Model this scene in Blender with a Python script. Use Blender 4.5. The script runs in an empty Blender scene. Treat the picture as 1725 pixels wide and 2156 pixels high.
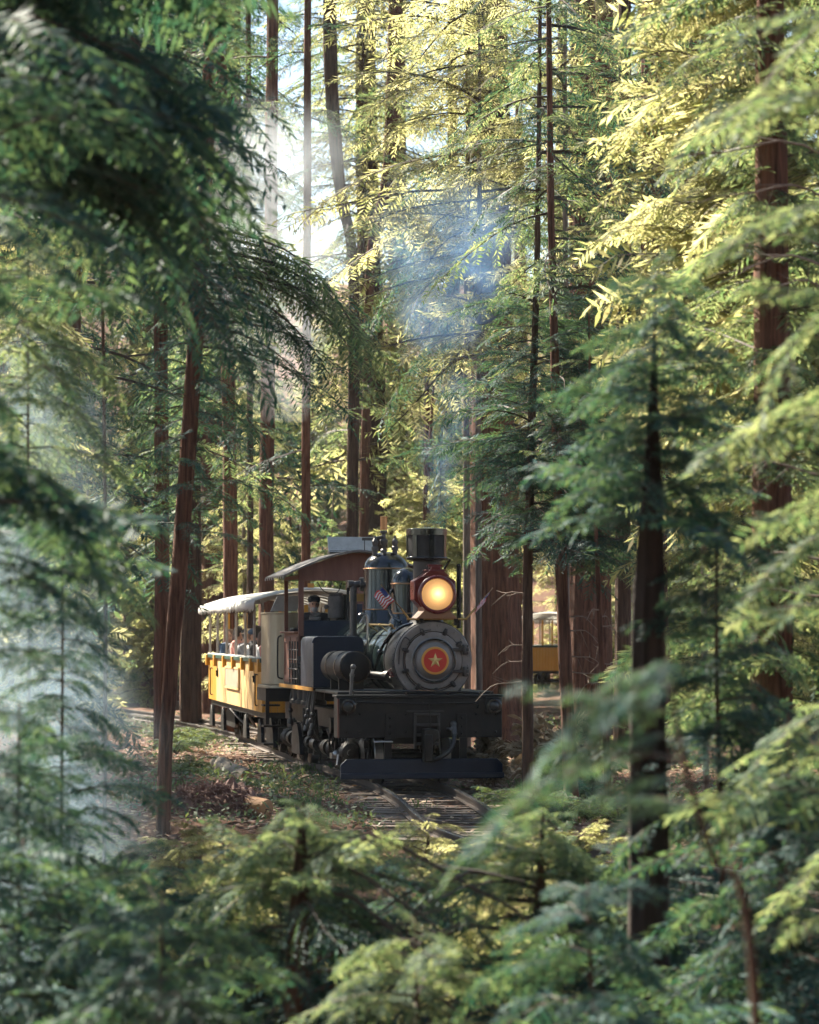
import bpy, math, random
import numpy as np
from mathutils import Vector, Matrix, Euler

# ------------------------------------------------------------------ camera, world, sun, exposure
scene = bpy.context.scene
COL = scene.collection
F_PX, CX, HOR, CAMZ = 6300.0, 862.5, 1330.0, 2.15      # long lens, level camera, rising front
cam_d = bpy.data.cameras.new("camera")
cam = bpy.data.objects.new("camera", cam_d)
COL.objects.link(cam)
cam.location = (0, 0, CAMZ)
cam.rotation_euler = (math.radians(90), 0, 0)
cam_d.sensor_fit = 'HORIZONTAL'
cam_d.sensor_width = 36.0
cam_d.lens = F_PX / 1725.0 * 36.0
cam_d.shift_y = (HOR - 1078.0) / 1725.0
cam_d.clip_start = 0.2
cam_d.clip_end = 1500
cam_d.dof.use_dof = True
cam_d.dof.focus_distance = 42.5
cam_d.dof.aperture_fstop = 3.2
scene.camera = cam

SUN = Vector((-0.56, 0.60, 0.72)).normalized()
world = bpy.data.worlds.new("World")
scene.world = world
world.use_nodes = True
wn = world.node_tree
bg = wn.nodes["Background"]
sky = wn.nodes.new("ShaderNodeTexSky")
sky.sky_type = 'NISHITA'
sky.sun_disc = False
sky.sun_elevation = math.asin(SUN.z)
sky.sun_rotation = math.atan2(SUN.x, SUN.y)
sky.air_density = 1.0
sky.dust_density = 0.6
wn.links.new(sky.outputs[0], bg.inputs[0])
bg.inputs[1].default_value = 0.05
sun_d = bpy.data.lights.new("sun", 'SUN')
sun_d.energy = 5.0
sun_d.angle = math.radians(0.6)
sun_d.color = (1.0, 0.90, 0.74)
sun_o = bpy.data.objects.new("sun", sun_d)
COL.objects.link(sun_o)
sun_o.rotation_euler = (-SUN).to_track_quat('-Z', 'Y').to_euler()

scene.view_settings.view_transform = 'Standard'
scene.view_settings.look = 'None'
scene.view_settings.exposure = 2.35
scene.view_settings.gamma = 1.0
scene.view_settings.use_curve_mapping = False
scene.render.engine = 'CYCLES'
cy = scene.cycles
cy.use_denoising = True
cy.max_bounces = 7
cy.diffuse_bounces = 2
cy.glossy_bounces = 3
cy.transmission_bounces = 4
cy.transparent_max_bounces = 6
cy.volume_bounces = 1
cy.volume_step_rate = 2.0
cy.volume_max_steps = 64
cy.sample_clamp_indirect = 6.0
cy.caustics_reflective = False
cy.caustics_refractive = False

rng = np.random.default_rng(11)
random.seed(5)


def P(px, py, d):
    """point of the place seen at photograph position (px, py) when it stands d metres away"""
    return Vector(((px - CX) * d / F_PX, d, CAMZ + (HOR - py) * d / F_PX))


# ------------------------------------------------------------------ mesh helpers
def frame(axis):
    a = Vector(axis).normalized()
    t = Vector((0, 0, 1)) if abs(a.z) < 0.9 else Vector((1, 0, 0))
    x = a.cross(t).normalized()
    return x, a.cross(x).normalized(), a


class MB:
    def __init__(s):
        s.V, s.F, s.M = [], [], []

    def add(s, vs, fs, m=0):
        b = len(s.V)
        s.V.extend([tuple(v) for v in vs])
        s.F.extend([tuple(i + b for i in f) for f in fs])
        s.M.extend([m] * len(fs))
        return s

    def box(s, c, size, rot=None, m=0):
        hx, hy, hz = [k / 2 for k in size]
        vs = [Vector((x, y, z)) for x in (-hx, hx) for y in (-hy, hy) for z in (-hz, hz)]
        R = Euler(rot).to_matrix() if rot else None
        c = Vector(c)
        vs = [(R @ v if R else v) + c for v in vs]
        return s.add(vs, [(0, 1, 3, 2), (4, 6, 7, 5), (0, 4, 5, 1), (2, 3, 7, 6), (0, 2, 6, 4), (1, 5, 7, 3)], m)

    def box2(s, a, b, m=0):
        return s.box([(a[i] + b[i]) / 2 for i in range(3)], [abs(b[i] - a[i]) for i in range(3)], None, m)

    def lathe(s, prof, o, axis, n=24, m=0, a0=0.0, a1=2 * math.pi, caps=True):
        """profile [(radius, height)] turned round an axis"""
        x, y, a = frame(axis)
        o = Vector(o)
        full = abs(a1 - a0 - 2 * math.pi) < 1e-6
        k = n if full else n + 1
        vs, fs = [], []
        for r, h in prof:
            for i in range(k):
                t = a0 + (a1 - a0) * i / n
                vs.append(o + a * h + x * (r * math.cos(t)) + y * (r * math.sin(t)))
        for j in range(len(prof) - 1):
            for i in range(n):
                p, q = j * k + i, j * k + (i + 1) % k
                fs.append((p, q, q + k, p + k))
        if full and caps:
            if prof[0][0] > 1e-5:
                fs.append(tuple(reversed(range(k))))
            if prof[-1][0] > 1e-5:
                fs.append(tuple(range((len(prof) - 1) * k, len(prof) * k)))
        return s.add(vs, fs, m)

    def cyl(s, p0, p1, r0, r1=None, n=18, m=0):
        p0, p1 = Vector(p0), Vector(p1)
        r1 = r0 if r1 is None else r1
        return s.lathe([(r0, 0), (r1, (p1 - p0).length)], p0, p1 - p0, n, m)

    def ball(s, c, r, n=14, m=0, sc=(1, 1, 1)):
        c = Vector(c)
        k = max(5, n // 2)
        vs, fs = [c + Vector((0, 0, -r * sc[2]))], []
        for j in range(1, k):
            ph = -math.pi / 2 + math.pi * j / k
            for i in range(n):
                t = 2 * math.pi * i / n
                vs.append(c + Vector((r * math.cos(ph) * math.cos(t) * sc[0], r * math.cos(ph) * math.sin(t) * sc[1], r * math.sin(ph) * sc[2])))
        vs.append(c + Vector((0, 0, r * sc[2])))
        for i in range(n):
            fs.append((0, 1 + (i + 1) % n, 1 + i))
            fs.append((len(vs) - 1, 1 + (k - 2) * n + i, 1 + (k - 2) * n + (i + 1) % n))
        for j in range(k - 2):
            for i in range(n):
                a, b = 1 + j * n + i, 1 + j * n + (i + 1) % n
                fs.append((a, b, b + n, a + n))
        return s.add(vs, fs, m)

    def torus(s, c, R, r, axis, n=32, k=8, m=0):
        x, y, a = frame(axis)
        c = Vector(c)
        vs, fs = [], []
        for i in range(n):
            t = 2 * math.pi * i / n
            d = x * math.cos(t) + y * math.sin(t)
            for j in range(k):
                p = 2 * math.pi * j / k
                vs.append(c + d * (R + r * math.cos(p)) + a * (r * math.sin(p)))
        for i in range(n):
            for j in range(k):
                fs.append((i * k + j, ((i + 1) % n) * k + j, ((i + 1) % n) * k + (j + 1) % k, i * k + (j + 1) % k))
        return s.add(vs, fs, m)

    def tube(s, pts, r, n=8, m=0, rough=0.0):
        pts = [Vector(p) for p in pts]
        k = len(pts)
        rs = r if isinstance(r, (list, tuple)) else [r] * k
        vs, fs = [], []
        up = None
        for i, p in enumerate(pts):
            t = (pts[min(i + 1, k - 1)] - pts[max(i - 1, 0)]).normalized()
            if up is None:
                x, y, _ = frame(t)
            else:
                x = (up - t * up.dot(t)).normalized()
                y = t.cross(x)
            up = x
            for j in range(n):
                a = 2 * math.pi * j / n
                vs.append(p + x * (rs[i] * math.cos(a)) + y * (rs[i] * math.sin(a)))
        for i in range(k - 1):
            for j in range(n):
                a, b = i * n + j, i * n + (j + 1) % n
                fs.append((a, b, b + n, a + n))
        fs.append(tuple(reversed(range(n))))
        fs.append(tuple(range((k - 1) * n, k * n)))
        return s.add(vs, fs, m)

    def prism(s, poly, o, ex, ey, ez, m=0):
        """polygon in the plane (ex, ey) pushed along ez"""
        o, ex, ey, ez = Vector(o), Vector(ex), Vector(ey), Vector(ez)
        n = len(poly)
        vs = [o + ex * a + ey * b for a, b in poly] + [o + ex * a + ey * b + ez for a, b in poly]
        fs = [tuple(reversed(range(n))), tuple(range(n, 2 * n))]
        for i in range(n):
            j = (i + 1) % n
            fs.append((i, j, j + n, i + n))
        return s.add(vs, fs, m)


def rounded(w, h, r, k=4):
    out = []
    for cx_, cy_, a0 in ((w / 2 - r, h / 2 - r, 0), (-w / 2 + r, h / 2 - r, 90), (-w / 2 + r, -h / 2 + r, 180), (w / 2 - r, -h / 2 + r, 270)):
        for i in range(k + 1):
            a = math.radians(a0 + 90 * i / k)
            out.append((cx_ + r * math.cos(a), cy_ + r * math.sin(a)))
    return out


def curve_pts(pts, k=6):
    """smooth path through points"""
    pts = [Vector(p) for p in pts]
    q = [pts[0]] + pts + [pts[-1]]
    out = []
    for i in range(1, len(q) - 2):
        for j in range(k):
            t = j / k
            a, b, c, d = q[i - 1], q[i], q[i + 1], q[i + 2]
            out.append(0.5 * ((2 * b) + (c - a) * t + (2 * a - 5 * b + 4 * c - d) * t * t + (3 * b - a - 3 * c + d) * t ** 3))
    out.append(pts[-1])
    return out


def part(name, mb, mats, parent=None, bevel=0.0, ang=38, loc=None, rot=None):
    me = bpy.data.meshes.new(name)
    me.from_pydata(mb.V, [], mb.F)
    for m in (mats if isinstance(mats, (list, tuple)) else [mats]):
        me.materials.append(m)
    if any(mb.M):
        me.polygons.foreach_set("material_index", mb.M)
    me.polygons.foreach_set("use_smooth", [True] * len(me.polygons))
    me.set_sharp_from_angle(angle=math.radians(ang))
    o = bpy.data.objects.new(name, me)
    COL.objects.link(o)
    if parent is not None:
        o.parent = parent
    if loc is not None:
        o.location = loc
    if rot is not None:
        o.rotation_euler = rot
    if bevel > 0:
        b = o.modifiers.new("bevel", 'BEVEL')
        b.width = bevel
        b.segments = 2
        b.limit_method = 'ANGLE'
    return o


def np_mesh(name, V, F, mats, midx=None, smooth=False):
    me = bpy.data.meshes.new(name)
    V = np.ascontiguousarray(V, dtype=np.float32)
    F = np.ascontiguousarray(F, dtype=np.int32)
    m, k = F.shape
    me.vertices.add(len(V))
    me.vertices.foreach_set("co", V.ravel())
    me.loops.add(m * k)
    me.loops.foreach_set("vertex_index", F.ravel())
    me.polygons.add(m)
    me.polygons.foreach_set("loop_start", np.arange(0, m * k, k, dtype=np.int32))
    for mm in mats:
        me.materials.append(mm)
    if midx is not None:
        me.polygons.foreach_set("material_index", np.ascontiguousarray(midx, dtype=np.int32))
    me.polygons.foreach_set("use_smooth", np.full(m, smooth, dtype=bool))
    me.update(calc_edges=True)
    return me


def tag(o, label=None, cat=None, group=None, kind=None):
    if label:
        o["label"] = label
    if cat:
        o["category"] = cat
    if group:
        o["group"] = group
    if kind:
        o["kind"] = kind
    return o


def empty(name, loc, rz=0.0, **kw):
    o = bpy.data.objects.new(name, None)
    COL.objects.link(o)
    o.location = loc
    o.rotation_euler = (0, 0, rz)
    o.empty_display_size = 0.2
    return tag(o, **kw)


def link(name, me, parent=None, loc=(0, 0, 0), rot=(0, 0, 0), sc=(1, 1, 1)):
    o = bpy.data.objects.new(name, me)
    COL.objects.link(o)
    o.parent = parent
    o.location, o.rotation_euler, o.scale = loc, rot, sc
    return o


def copy_tree(o, parent=None):
    c = o.copy()
    COL.objects.link(c)
    c.parent = parent
    for ch in list(o.children):
        copy_tree(ch, c)
    return c


# ------------------------------------------------------------------ materials
def nodes_of(name):
    m = bpy.data.materials.new(name)
    m.use_nodes = True
    nt = m.node_tree
    return m, nt, nt.nodes["Principled BSDF"]


def mat(name, col, rough=0.5, metal=0.0, col2=None, scale=6.0, bump=0.0, bscale=40.0, spec=0.5, coat=0.0, stretch=(1, 1, 1), rvar=0.15):
    m, nt, b = nodes_of(name)
    b.inputs["Roughness"].default_value = rough
    b.inputs["Metallic"].default_value = metal
    b.inputs["Specular IOR Level"].default_value = spec
    b.inputs["Coat Weight"].default_value = coat
    tc = nt.nodes.new("ShaderNodeTexCoord")
    mp = nt.nodes.new("ShaderNodeMapping")
    mp.inputs["Scale"].default_value = stretch
    nt.links.new(tc.outputs["Object"], mp.inputs["Vector"])
    nz = nt.nodes.new("ShaderNodeTexNoise")
    nz.inputs["Scale"].default_value = scale
    nz.inputs["Detail"].default_value = 7
    nz.inputs["Roughness"].default_value = 0.65
    nt.links.new(mp.outputs[0], nz.inputs["Vector"])
    rp = nt.nodes.new("ShaderNodeValToRGB")
    c2 = col2 if col2 else tuple(min(1, c * 1.7 + 0.006) for c in col)
    rp.color_ramp.elements[0].position = 0.36
    rp.color_ramp.elements[1].position = 0.72
    rp.color_ramp.elements[0].color = (*col, 1)
    rp.color_ramp.elements[1].color = (*c2, 1)
    nt.links.new(nz.outputs["Fac"], rp.inputs[0])
    nt.links.new(rp.outputs[0], b.inputs["Base Color"])
    mr = nt.nodes.new("ShaderNodeMapRange")
    mr.inputs[3].default_value = max(0.03, rough - rvar)
    mr.inputs[4].default_value = min(1.0, rough + rvar)
    nt.links.new(nz.outputs["Fac"], mr.inputs[0])
    nt.links.new(mr.outputs[0], b.inputs["Roughness"])
    if bump > 0:
        n2 = nt.nodes.new("ShaderNodeTexNoise")
        n2.inputs["Scale"].default_value = bscale
        n2.inputs["Detail"].default_value = 5
        nt.links.new(mp.outputs[0], n2.inputs["Vector"])
        bp = nt.nodes.new("ShaderNodeBump")
        bp.inputs["Strength"].default_value = bump
        bp.inputs["Distance"].default_value = 0.02
        nt.links.new(n2.outputs["Fac"], bp.inputs["Height"])
        nt.links.new(bp.outputs[0], b.inputs["Normal"])
    return m


def leaf_mat(name, cols, trans, tmix=0.45, rough=0.62):
    """thin leaf: reflects one colour, lets another through; colour differs from leaf to leaf and tree to tree"""
    m, nt, b = nodes_of(name)
    out = nt.nodes["Material Output"]
    geo = nt.nodes.new("ShaderNodeNewGeometry")
    oi = nt.nodes.new("ShaderNodeObjectInfo")
    rp = nt.nodes.new("ShaderNodeValToRGB")
    e = rp.color_ramp.elements
    e[0].color = (*cols[0], 1)
    e[1].color = (*cols[-1], 1)
    for i, c in enumerate(cols[1:-1]):
        x = e.new((i + 1) / (len(cols) - 1))
        x.color = (*c, 1)
    nt.links.new(geo.outputs["Random Per Island"], rp.inputs[0])
    hs = nt.nodes.new("ShaderNodeHueSaturation")
    mr = nt.nodes.new("ShaderNodeMapRange")
    mr.inputs[3].default_value = 0.75
    mr.inputs[4].default_value = 1.3
    nt.links.new(oi.outputs["Random"], mr.inputs[0])
    nt.links.new(mr.outputs[0], hs.inputs["Value"])
    nt.links.new(rp.outputs[0], hs.inputs["Color"])
    nt.links.new(hs.outputs[0], b.inputs["Base Color"])
    b.inputs["Roughness"].default_value = rough
    b.inputs["Specular IOR Level"].default_value = 0.15
    tr = nt.nodes.new("ShaderNodeBsdfTranslucent")
    rp2 = nt.nodes.new("ShaderNodeValToRGB")
    rp2.color_ramp.elements[0].color = (*trans[0], 1)
    rp2.color_ramp.elements[1].color = (*trans[1], 1)
    nt.links.new(geo.outputs["Random Per Island"], rp2.inputs[0])
    nt.links.new(rp2.outputs[0], tr.inputs["Color"])
    mx = nt.nodes.new("ShaderNodeMixShader")
    mx.inputs[0].default_value = tmix
    nt.links.new(b.outputs[0], mx.inputs[1])
    nt.links.new(tr.outputs[0], mx.inputs[2])
    nt.links.new(mx.outputs[0], out.inputs["Surface"])
    return m


def bark_mat(name, dark, light):
    m, nt, b = nodes_of(name)
    b.inputs["Roughness"].default_value = 0.9
    b.inputs["Specular IOR Level"].default_value = 0.2
    tc = nt.nodes.new("ShaderNodeTexCoord")
    mp = nt.nodes.new("ShaderNodeMapping")
    mp.inputs["Scale"].default_value = (14, 14, 1.1)
    nt.links.new(tc.outputs["Object"], mp.inputs["Vector"])
    nz = nt.nodes.new("ShaderNodeTexNoise")
    nz.inputs["Scale"].default_value = 1.6
    nz.inputs["Detail"].default_value = 8
    nz.inputs["Roughness"].default_value = 0.7
    nz.inputs["Distortion"].default_value = 0.4
    nt.links.new(mp.outputs[0], nz.inputs["Vector"])
    rp = nt.nodes.new("ShaderNodeValToRGB")
    rp.color_ramp.elements[0].position = 0.35
    rp.color_ramp.elements[1].position = 0.68
    rp.color_ramp.elements[0].color = (*dark, 1)
    rp.color_ramp.elements[1].color = (*light, 1)
    nt.links.new(nz.outputs["Fac"], rp.inputs[0])
    nt.links.new(rp.outputs[0], b.inputs["Base Color"])
    bp = nt.nodes.new("ShaderNodeBump")
    bp.inputs["Strength"].default_value = 0.9
    bp.inputs["Distance"].default_value = 0.03
    nt.links.new(nz.outputs["Fac"], bp.inputs["Height"])
    nt.links.new(bp.outputs[0], b.inputs["Normal"])
    return m


M = {}
M['black'] = mat("black_paint", (0.004, 0.0045, 0.006), 0.48, 0.0, (0.022, 0.020, 0.018), 3.5, 0.12, 60, spec=0.28)
M['gloss_black'] = mat("gloss_black", (0.004, 0.0045, 0.006), 0.16, 0.0, (0.012, 0.012, 0.012), 4, 0.05, 50, coat=0.3)
M['iron'] = mat("oily_iron", (0.012, 0.011, 0.010), 0.45, 0.6, (0.045, 0.040, 0.034), 9, 0.3, 70)
M['steel'] = mat("worn_steel", (0.30, 0.29, 0.28), 0.35, 0.9, (0.45, 0.43, 0.40), 9, 0.1, 70)
M['graphite'] = mat("graphite_grey", (0.17, 0.152, 0.14), 0.5, 0.1, (0.26, 0.235, 0.22), 5, 0.15, 60)
M['graphite_dark'] = mat("dark_graphite", (0.030, 0.028, 0.027), 0.45, 0.4, (0.06, 0.055, 0.052), 6, 0.15, 60)
M['boiler'] = mat("green_boiler_jacket", (0.035, 0.06, 0.048), 0.22, 0.25, (0.075, 0.105, 0.088), 3, 0.06, 30, coat=0.4)
M['navy'] = mat("navy_paint", (0.008, 0.015, 0.032), 0.45, 0.0, (0.016, 0.026, 0.046), 5, 0.1, 60, spec=0.32)
M['maroon'] = mat("maroon_paint", (0.12, 0.013, 0.013), 0.3, 0.0, (0.17, 0.022, 0.02), 6, 0.05, 50, coat=0.3)
M['cab_wood'] = mat("cab_wood", (0.13, 0.047, 0.03), 0.6, 0.0, (0.22, 0.095, 0.062), 6, 0.25, 30, stretch=(1, 1, 0.25))
M['pedestal'] = mat("brown_pedestal", (0.23, 0.11, 0.055), 0.5, 0.0, (0.32, 0.17, 0.09), 6, 0.1, 30)
M['brass'] = mat("brass", (0.48, 0.32, 0.12), 0.35, 0.9, (0.60, 0.43, 0.19), 9, 0.1, 60)
M['copper'] = mat("copper", (0.38, 0.19, 0.085), 0.4, 0.85, (0.5, 0.27, 0.13), 9, 0.1, 60)
M['red'] = mat("red_enamel", (0.55, 0.03, 0.018), 0.45, 0.0, (0.62, 0.045, 0.028), 6, 0.03, 50)
M['gold'] = mat("gold_paint", (0.62, 0.40, 0.13), 0.42, 0.35, (0.70, 0.50, 0.2), 8, 0.05, 50)
M['ochre'] = mat("ochre_rim", (0.66, 0.30, 0.05), 0.45, 0.1, (0.72, 0.36, 0.08), 8, 0.05, 50)
M['pipe'] = mat("grey_pipe", (0.06, 0.057, 0.055), 0.45, 0.3, (0.11, 0.10, 0.095), 9, 0.15, 60)
M['roof_tin'] = mat("cab_roof_felt", (0.10, 0.09, 0.085), 0.6, 0.1, (0.2, 0.18, 0.165), 5, 0.2, 40)
M['zinc'] = mat("galvanised_sheet", (0.36, 0.36, 0.36), 0.45, 0.4, (0.5, 0.5, 0.49), 7, 0.1, 50)
M['tank_sheet'] = mat("weathered_tank_sheet", (0.30, 0.265, 0.19), 0.42, 0.55, (0.42, 0.38, 0.29), 3, 0.2, 30, stretch=(3, 3, 0.4))
M['yellow'] = mat("yellow_coach_paint", (0.50, 0.235, 0.022), 0.45, 0.0, (0.60, 0.31, 0.04), 4, 0.1, 40, stretch=(1, 1, 0.3))
M['cream'] = mat("cream_panel", (0.56, 0.36, 0.14), 0.55, 0.0, (0.64, 0.44, 0.21), 3, 0.1, 40, stretch=(1, 1, 0.3))
M['dark_green'] = mat("green_rail_paint", (0.012, 0.05, 0.038), 0.4, 0.0, (0.02, 0.07, 0.055), 5, 0.1, 50)
M['canvas'] = mat("white_canvas", (0.66, 0.66, 0.64), 0.75, 0.0, (0.8, 0.8, 0.78), 4, 0.2, 25)
nt = M['canvas'].node_tree
tr_ = nt.nodes.new("ShaderNodeBsdfTranslucent")
tr_.inputs[0].default_value = (.75, .75, .72, 1)
mx_ = nt.nodes.new("ShaderNodeMixShader")
mx_.inputs[0].default_value = .5
nt.links.new(nt.nodes["Principled BSDF"].outputs[0], mx_.inputs[1])
nt.links.new(tr_.outputs[0], mx_.inputs[2])
nt.links.new(mx_.outputs[0], nt.nodes["Material Output"].inputs["Surface"])
M['post'] = mat("bare_post", (0.28, 0.25, 0.22), 0.5, 0.4, (0.4, 0.36, 0.32), 6, 0.1, 50)
M['sign'] = mat("grey_sign_board", (0.26, 0.21, 0.14), 0.6, 0.0, (0.33, 0.28, 0.20), 4, 0.1, 40)
M['wood'] = mat("bench_wood", (0.16, 0.09, 0.045), 0.6, 0.0, (0.24, 0.15, 0.08), 5, 0.2, 30)
M['glass'] = mat("dark_lens", (0.01, 0.012, 0.014), 0.08, 0.0, (0.02, 0.022, 0.025), 3)
M['mesh'] = mat("spark_mesh", (0.02, 0.02, 0.019), 0.6, 0.3, (0.05, 0.045, 0.04), 14, 0.6, 120)
M['rail'] = mat("rail_steel", (0.34, 0.36, 0.39), 0.22, 0.95, (0.5, 0.5, 0.52), 7, 0.05, 60, rvar=.08)
M['rust'] = mat("rail_side_rust", (0.030, 0.022, 0.018), 0.7, 0.3, (0.07, 0.045, 0.03), 9, 0.3, 60)
M['tie'] = mat("old_tie_wood", (0.10, 0.075, 0.058), 0.85, 0.0, (0.24, 0.19, 0.15), 5, 0.6, 30, stretch=(0.4, 5, 5))
M['skin'] = mat("skin", (0.46, 0.25, 0.17), 0.5, 0.0, (0.55, 0.32, 0.22), 8)
M['hair_dark'] = mat("dark_hair", (0.018, 0.012, 0.009), 0.5, 0.0, (0.04, 0.028, 0.02), 20, 0.4, 90)
M['hair_brown'] = mat("brown_hair", (0.10, 0.05, 0.025), 0.5, 0.0, (0.18, 0.095, 0.05), 20, 0.4, 90)
M['hair_grey'] = mat("grey_beard", (0.42, 0.40, 0.38), 0.6, 0.0, (0.55, 0.53, 0.5), 20, 0.4, 90)
M['c_black'] = mat("black_cloth", (0.014, 0.014, 0.016), 0.8, 0.0, (0.03, 0.03, 0.032), 12, 0.3, 60)
M['c_white'] = mat("white_cloth", (0.62, 0.60, 0.57), 0.8, 0.0, (0.72, 0.70, 0.67), 12, 0.3, 60)
M['c_pink'] = mat("pink_cloth", (0.55, 0.24, 0.20), 0.8, 0.0, (0.64, 0.32, 0.27), 12, 0.3, 60)
M['c_blue'] = mat("blue_cloth", (0.05, 0.09, 0.16), 0.8, 0.0, (0.08, 0.13, 0.21), 12, 0.3, 60)
M['c_grey'] = mat("grey_cloth", (0.13, 0.13, 0.14), 0.8, 0.0, (0.19, 0.19, 0.2), 12, 0.3, 60)
M['c_beige'] = mat("beige_cloth", (0.42, 0.33, 0.23), 0.8, 0.0, (0.5, 0.4, 0.29), 12, 0.3, 60)
M['f_red'] = mat("flag_red", (0.42, 0.03, 0.035), 0.75)
M['f_white'] = mat("flag_white", (0.72, 0.70, 0.68), 0.75)
M['f_blue'] = mat("flag_blue", (0.03, 0.04, 0.13), 0.75)
M['bark_red'] = bark_mat("redwood_bark", (0.040, 0.018, 0.012), (0.19, 0.092, 0.060))
M['bark_dark'] = bark_mat("dark_bark", (0.030, 0.018, 0.013), (0.125, 0.075, 0.052))
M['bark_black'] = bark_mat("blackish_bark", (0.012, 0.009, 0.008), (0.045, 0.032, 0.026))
M['bark_grey'] = bark_mat("grey_bark", (0.07, 0.055, 0.045), (0.24, 0.19, 0.155))
M['twig'] = mat("bare_twig", (0.11, 0.075, 0.055), 0.8, 0.0, (0.22, 0.16, 0.12), 9)
M['twig_dark'] = mat("dark_twig", (0.035, 0.024, 0.018), 0.75, 0.0, (0.08, 0.055, 0.04), 9)
M['leaf_shade_teal'] = leaf_mat("shade_teal_needles", [(0.009, 0.044, 0.048), (0.017, 0.070, 0.071), (0.038, 0.096, 0.088)],
                          [(0.03, 0.11, 0.06), (0.17, 0.25, 0.08)], 0.34)  # teal cast of shaded foliage is put into these needle colours
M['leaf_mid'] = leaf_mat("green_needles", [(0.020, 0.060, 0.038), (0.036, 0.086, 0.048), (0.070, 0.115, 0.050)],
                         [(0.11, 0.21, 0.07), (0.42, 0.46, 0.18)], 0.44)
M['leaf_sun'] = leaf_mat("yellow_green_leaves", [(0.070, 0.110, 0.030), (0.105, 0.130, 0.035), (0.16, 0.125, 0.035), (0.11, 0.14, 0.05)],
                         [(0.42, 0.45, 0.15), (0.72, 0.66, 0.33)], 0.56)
M['leaf_dry'] = leaf_mat("dry_tan_leaves", [(0.28, 0.19, 0.11), (0.40, 0.30, 0.19), (0.50, 0.41, 0.28)], [(0.3, 0.2, 0.1), (0.4, 0.28, 0.15)], 0.2, 0.7)
M['fern'] = leaf_mat("fern_green", [(0.045, 0.105, 0.070), (0.07, 0.14, 0.085), (0.10, 0.16, 0.08)], [(0.15, 0.24, 0.06), (0.3, 0.34, 0.1)], 0.35)
M['cover'] = leaf_mat("pale_ground_plants", [(0.06, 0.10, 0.06), (0.12, 0.16, 0.10), (0.20, 0.22, 0.16)], [(0.12, 0.2, 0.08), (0.25, 0.3, 0.15)], 0.3)
M['litter'] = mat("forest_litter", (0.11, 0.058, 0.038), 0.9, 0.0, (0.26, 0.155, 0.105), 12)
M['root'] = mat("shredded_root", (0.12, 0.062, 0.048), 0.9, 0.0, (0.28, 0.17, 0.135), 9, 0.6, 30)
M['log'] = mat("fallen_log_wood", (0.15, 0.12, 0.085), 0.9, 0.0, (0.30, 0.25, 0.18), 5, 0.8, 22)
M['cutwood'] = mat("sawn_wood", (0.34, 0.17, 0.075), 0.75, 0.0, (0.45, 0.25, 0.12), 8, 0.4, 30)

# ------------------------------------------------------------------ the lie of the land
TRK = np.array([(22, 24), (6.6, 21.2), (4.6, 23.0), (2.9, 26.0), (1.62, 29.0), (0.93, 32.0), (0.62, 34.6), (0.36, 38.5), (0.08, 41.6),
                (-0.36, 45), (-1.21, 50), (-1.62, 52.5), (-2.35, 57.5), (-3.15, 63), (-4.2, 68), (-5.7, 74), (-9.5, 86), (-15, 98), (-24, 112)], float)
TRK_Y, TRK_X = TRK[1:, 1], TRK[1:, 0]


def trk_x(y):
    return np.interp(y, TRK_Y, TRK_X)


def sstep(a, b, x):
    t = np.clip((x - a) / (b - a), 0, 1)
    return t * t * (3 - 2 * t)


def noise2(x, y):
    return (np.sin(x * 0.9 + 1.3 * np.sin(y * 0.43)) + np.sin(y * 1.13 + 1.7 * np.sin(x * 0.37 + 2)) + 0.5 * np.sin(2.3 * x + 1.9 * y) + 0.5 * np.sin(2.9 * y - 2.1 * x + 1)) / 3


def ground(x, y):
    x, y = np.asarray(x, float), np.asarray(y, float)
    tx = trk_x(y)
    dt = np.abs(x - tx) / np.where(y < 33, 1.9, 1.02)
    z = -0.15 + 0.10 * noise2(x * 1.3, y * 1.3) * sstep(1.2, 2.6, dt)
    z = z + sstep(1.3, 2.8, dt) * np.where(x < tx, 0.12, -0.05)
    left = sstep(2.0, 9.0, tx - x) * sstep(46, 66, y)
    z = z + left * (0.9 + 0.10 * np.clip(tx - x, 0, 40)) + sstep(4, 30, tx - x) * 1.2
    z = z + 0.32 * np.clip(y - 132, 0, 400) ** 0.92 + np.clip(np.abs(x) - 22, 0, 200) * 0.10 * sstep(40, 90, y)
    near = sstep(33.4, 27.5, y) * np.where(x < tx, sstep(1.7, 4.2, dt), 0)
    z = z - 4.3 * near + 4.6 * sstep(9.5, 3.0, y)
    return z


def gz(x, y):
    return float(ground(x, y))


gx = np.unique(np.round(np.concatenate([np.linspace(-150, -22, 36), np.linspace(-22, -7, 40), np.linspace(-7, 7, 110), np.linspace(7, 22, 40), np.linspace(22, 150, 36)]), 4))
gy = np.unique(np.round(np.concatenate([np.linspace(-75, 20, 44), np.linspace(20, 50, 190), np.linspace(50, 80, 90), np.linspace(80, 140, 50), np.linspace(140, 320, 40)]), 4))
GX, GY = np.meshgrid(gx, gy)
GZ = ground(GX, GY) + 0.018 * rng.standard_normal(GX.shape) * (np.abs(GX - trk_x(GY)) > 1.0)
V = np.stack([GX.ravel(), GY.ravel(), GZ.ravel()], 1)
nx, ny = len(gx), len(gy)
ii = np.arange(nx * ny).reshape(ny, nx)
F = np.stack([ii[:-1, :-1].ravel(), ii[:-1, 1:].ravel(), ii[1:, 1:].ravel(), ii[1:, :-1].ravel()], 1)


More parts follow.
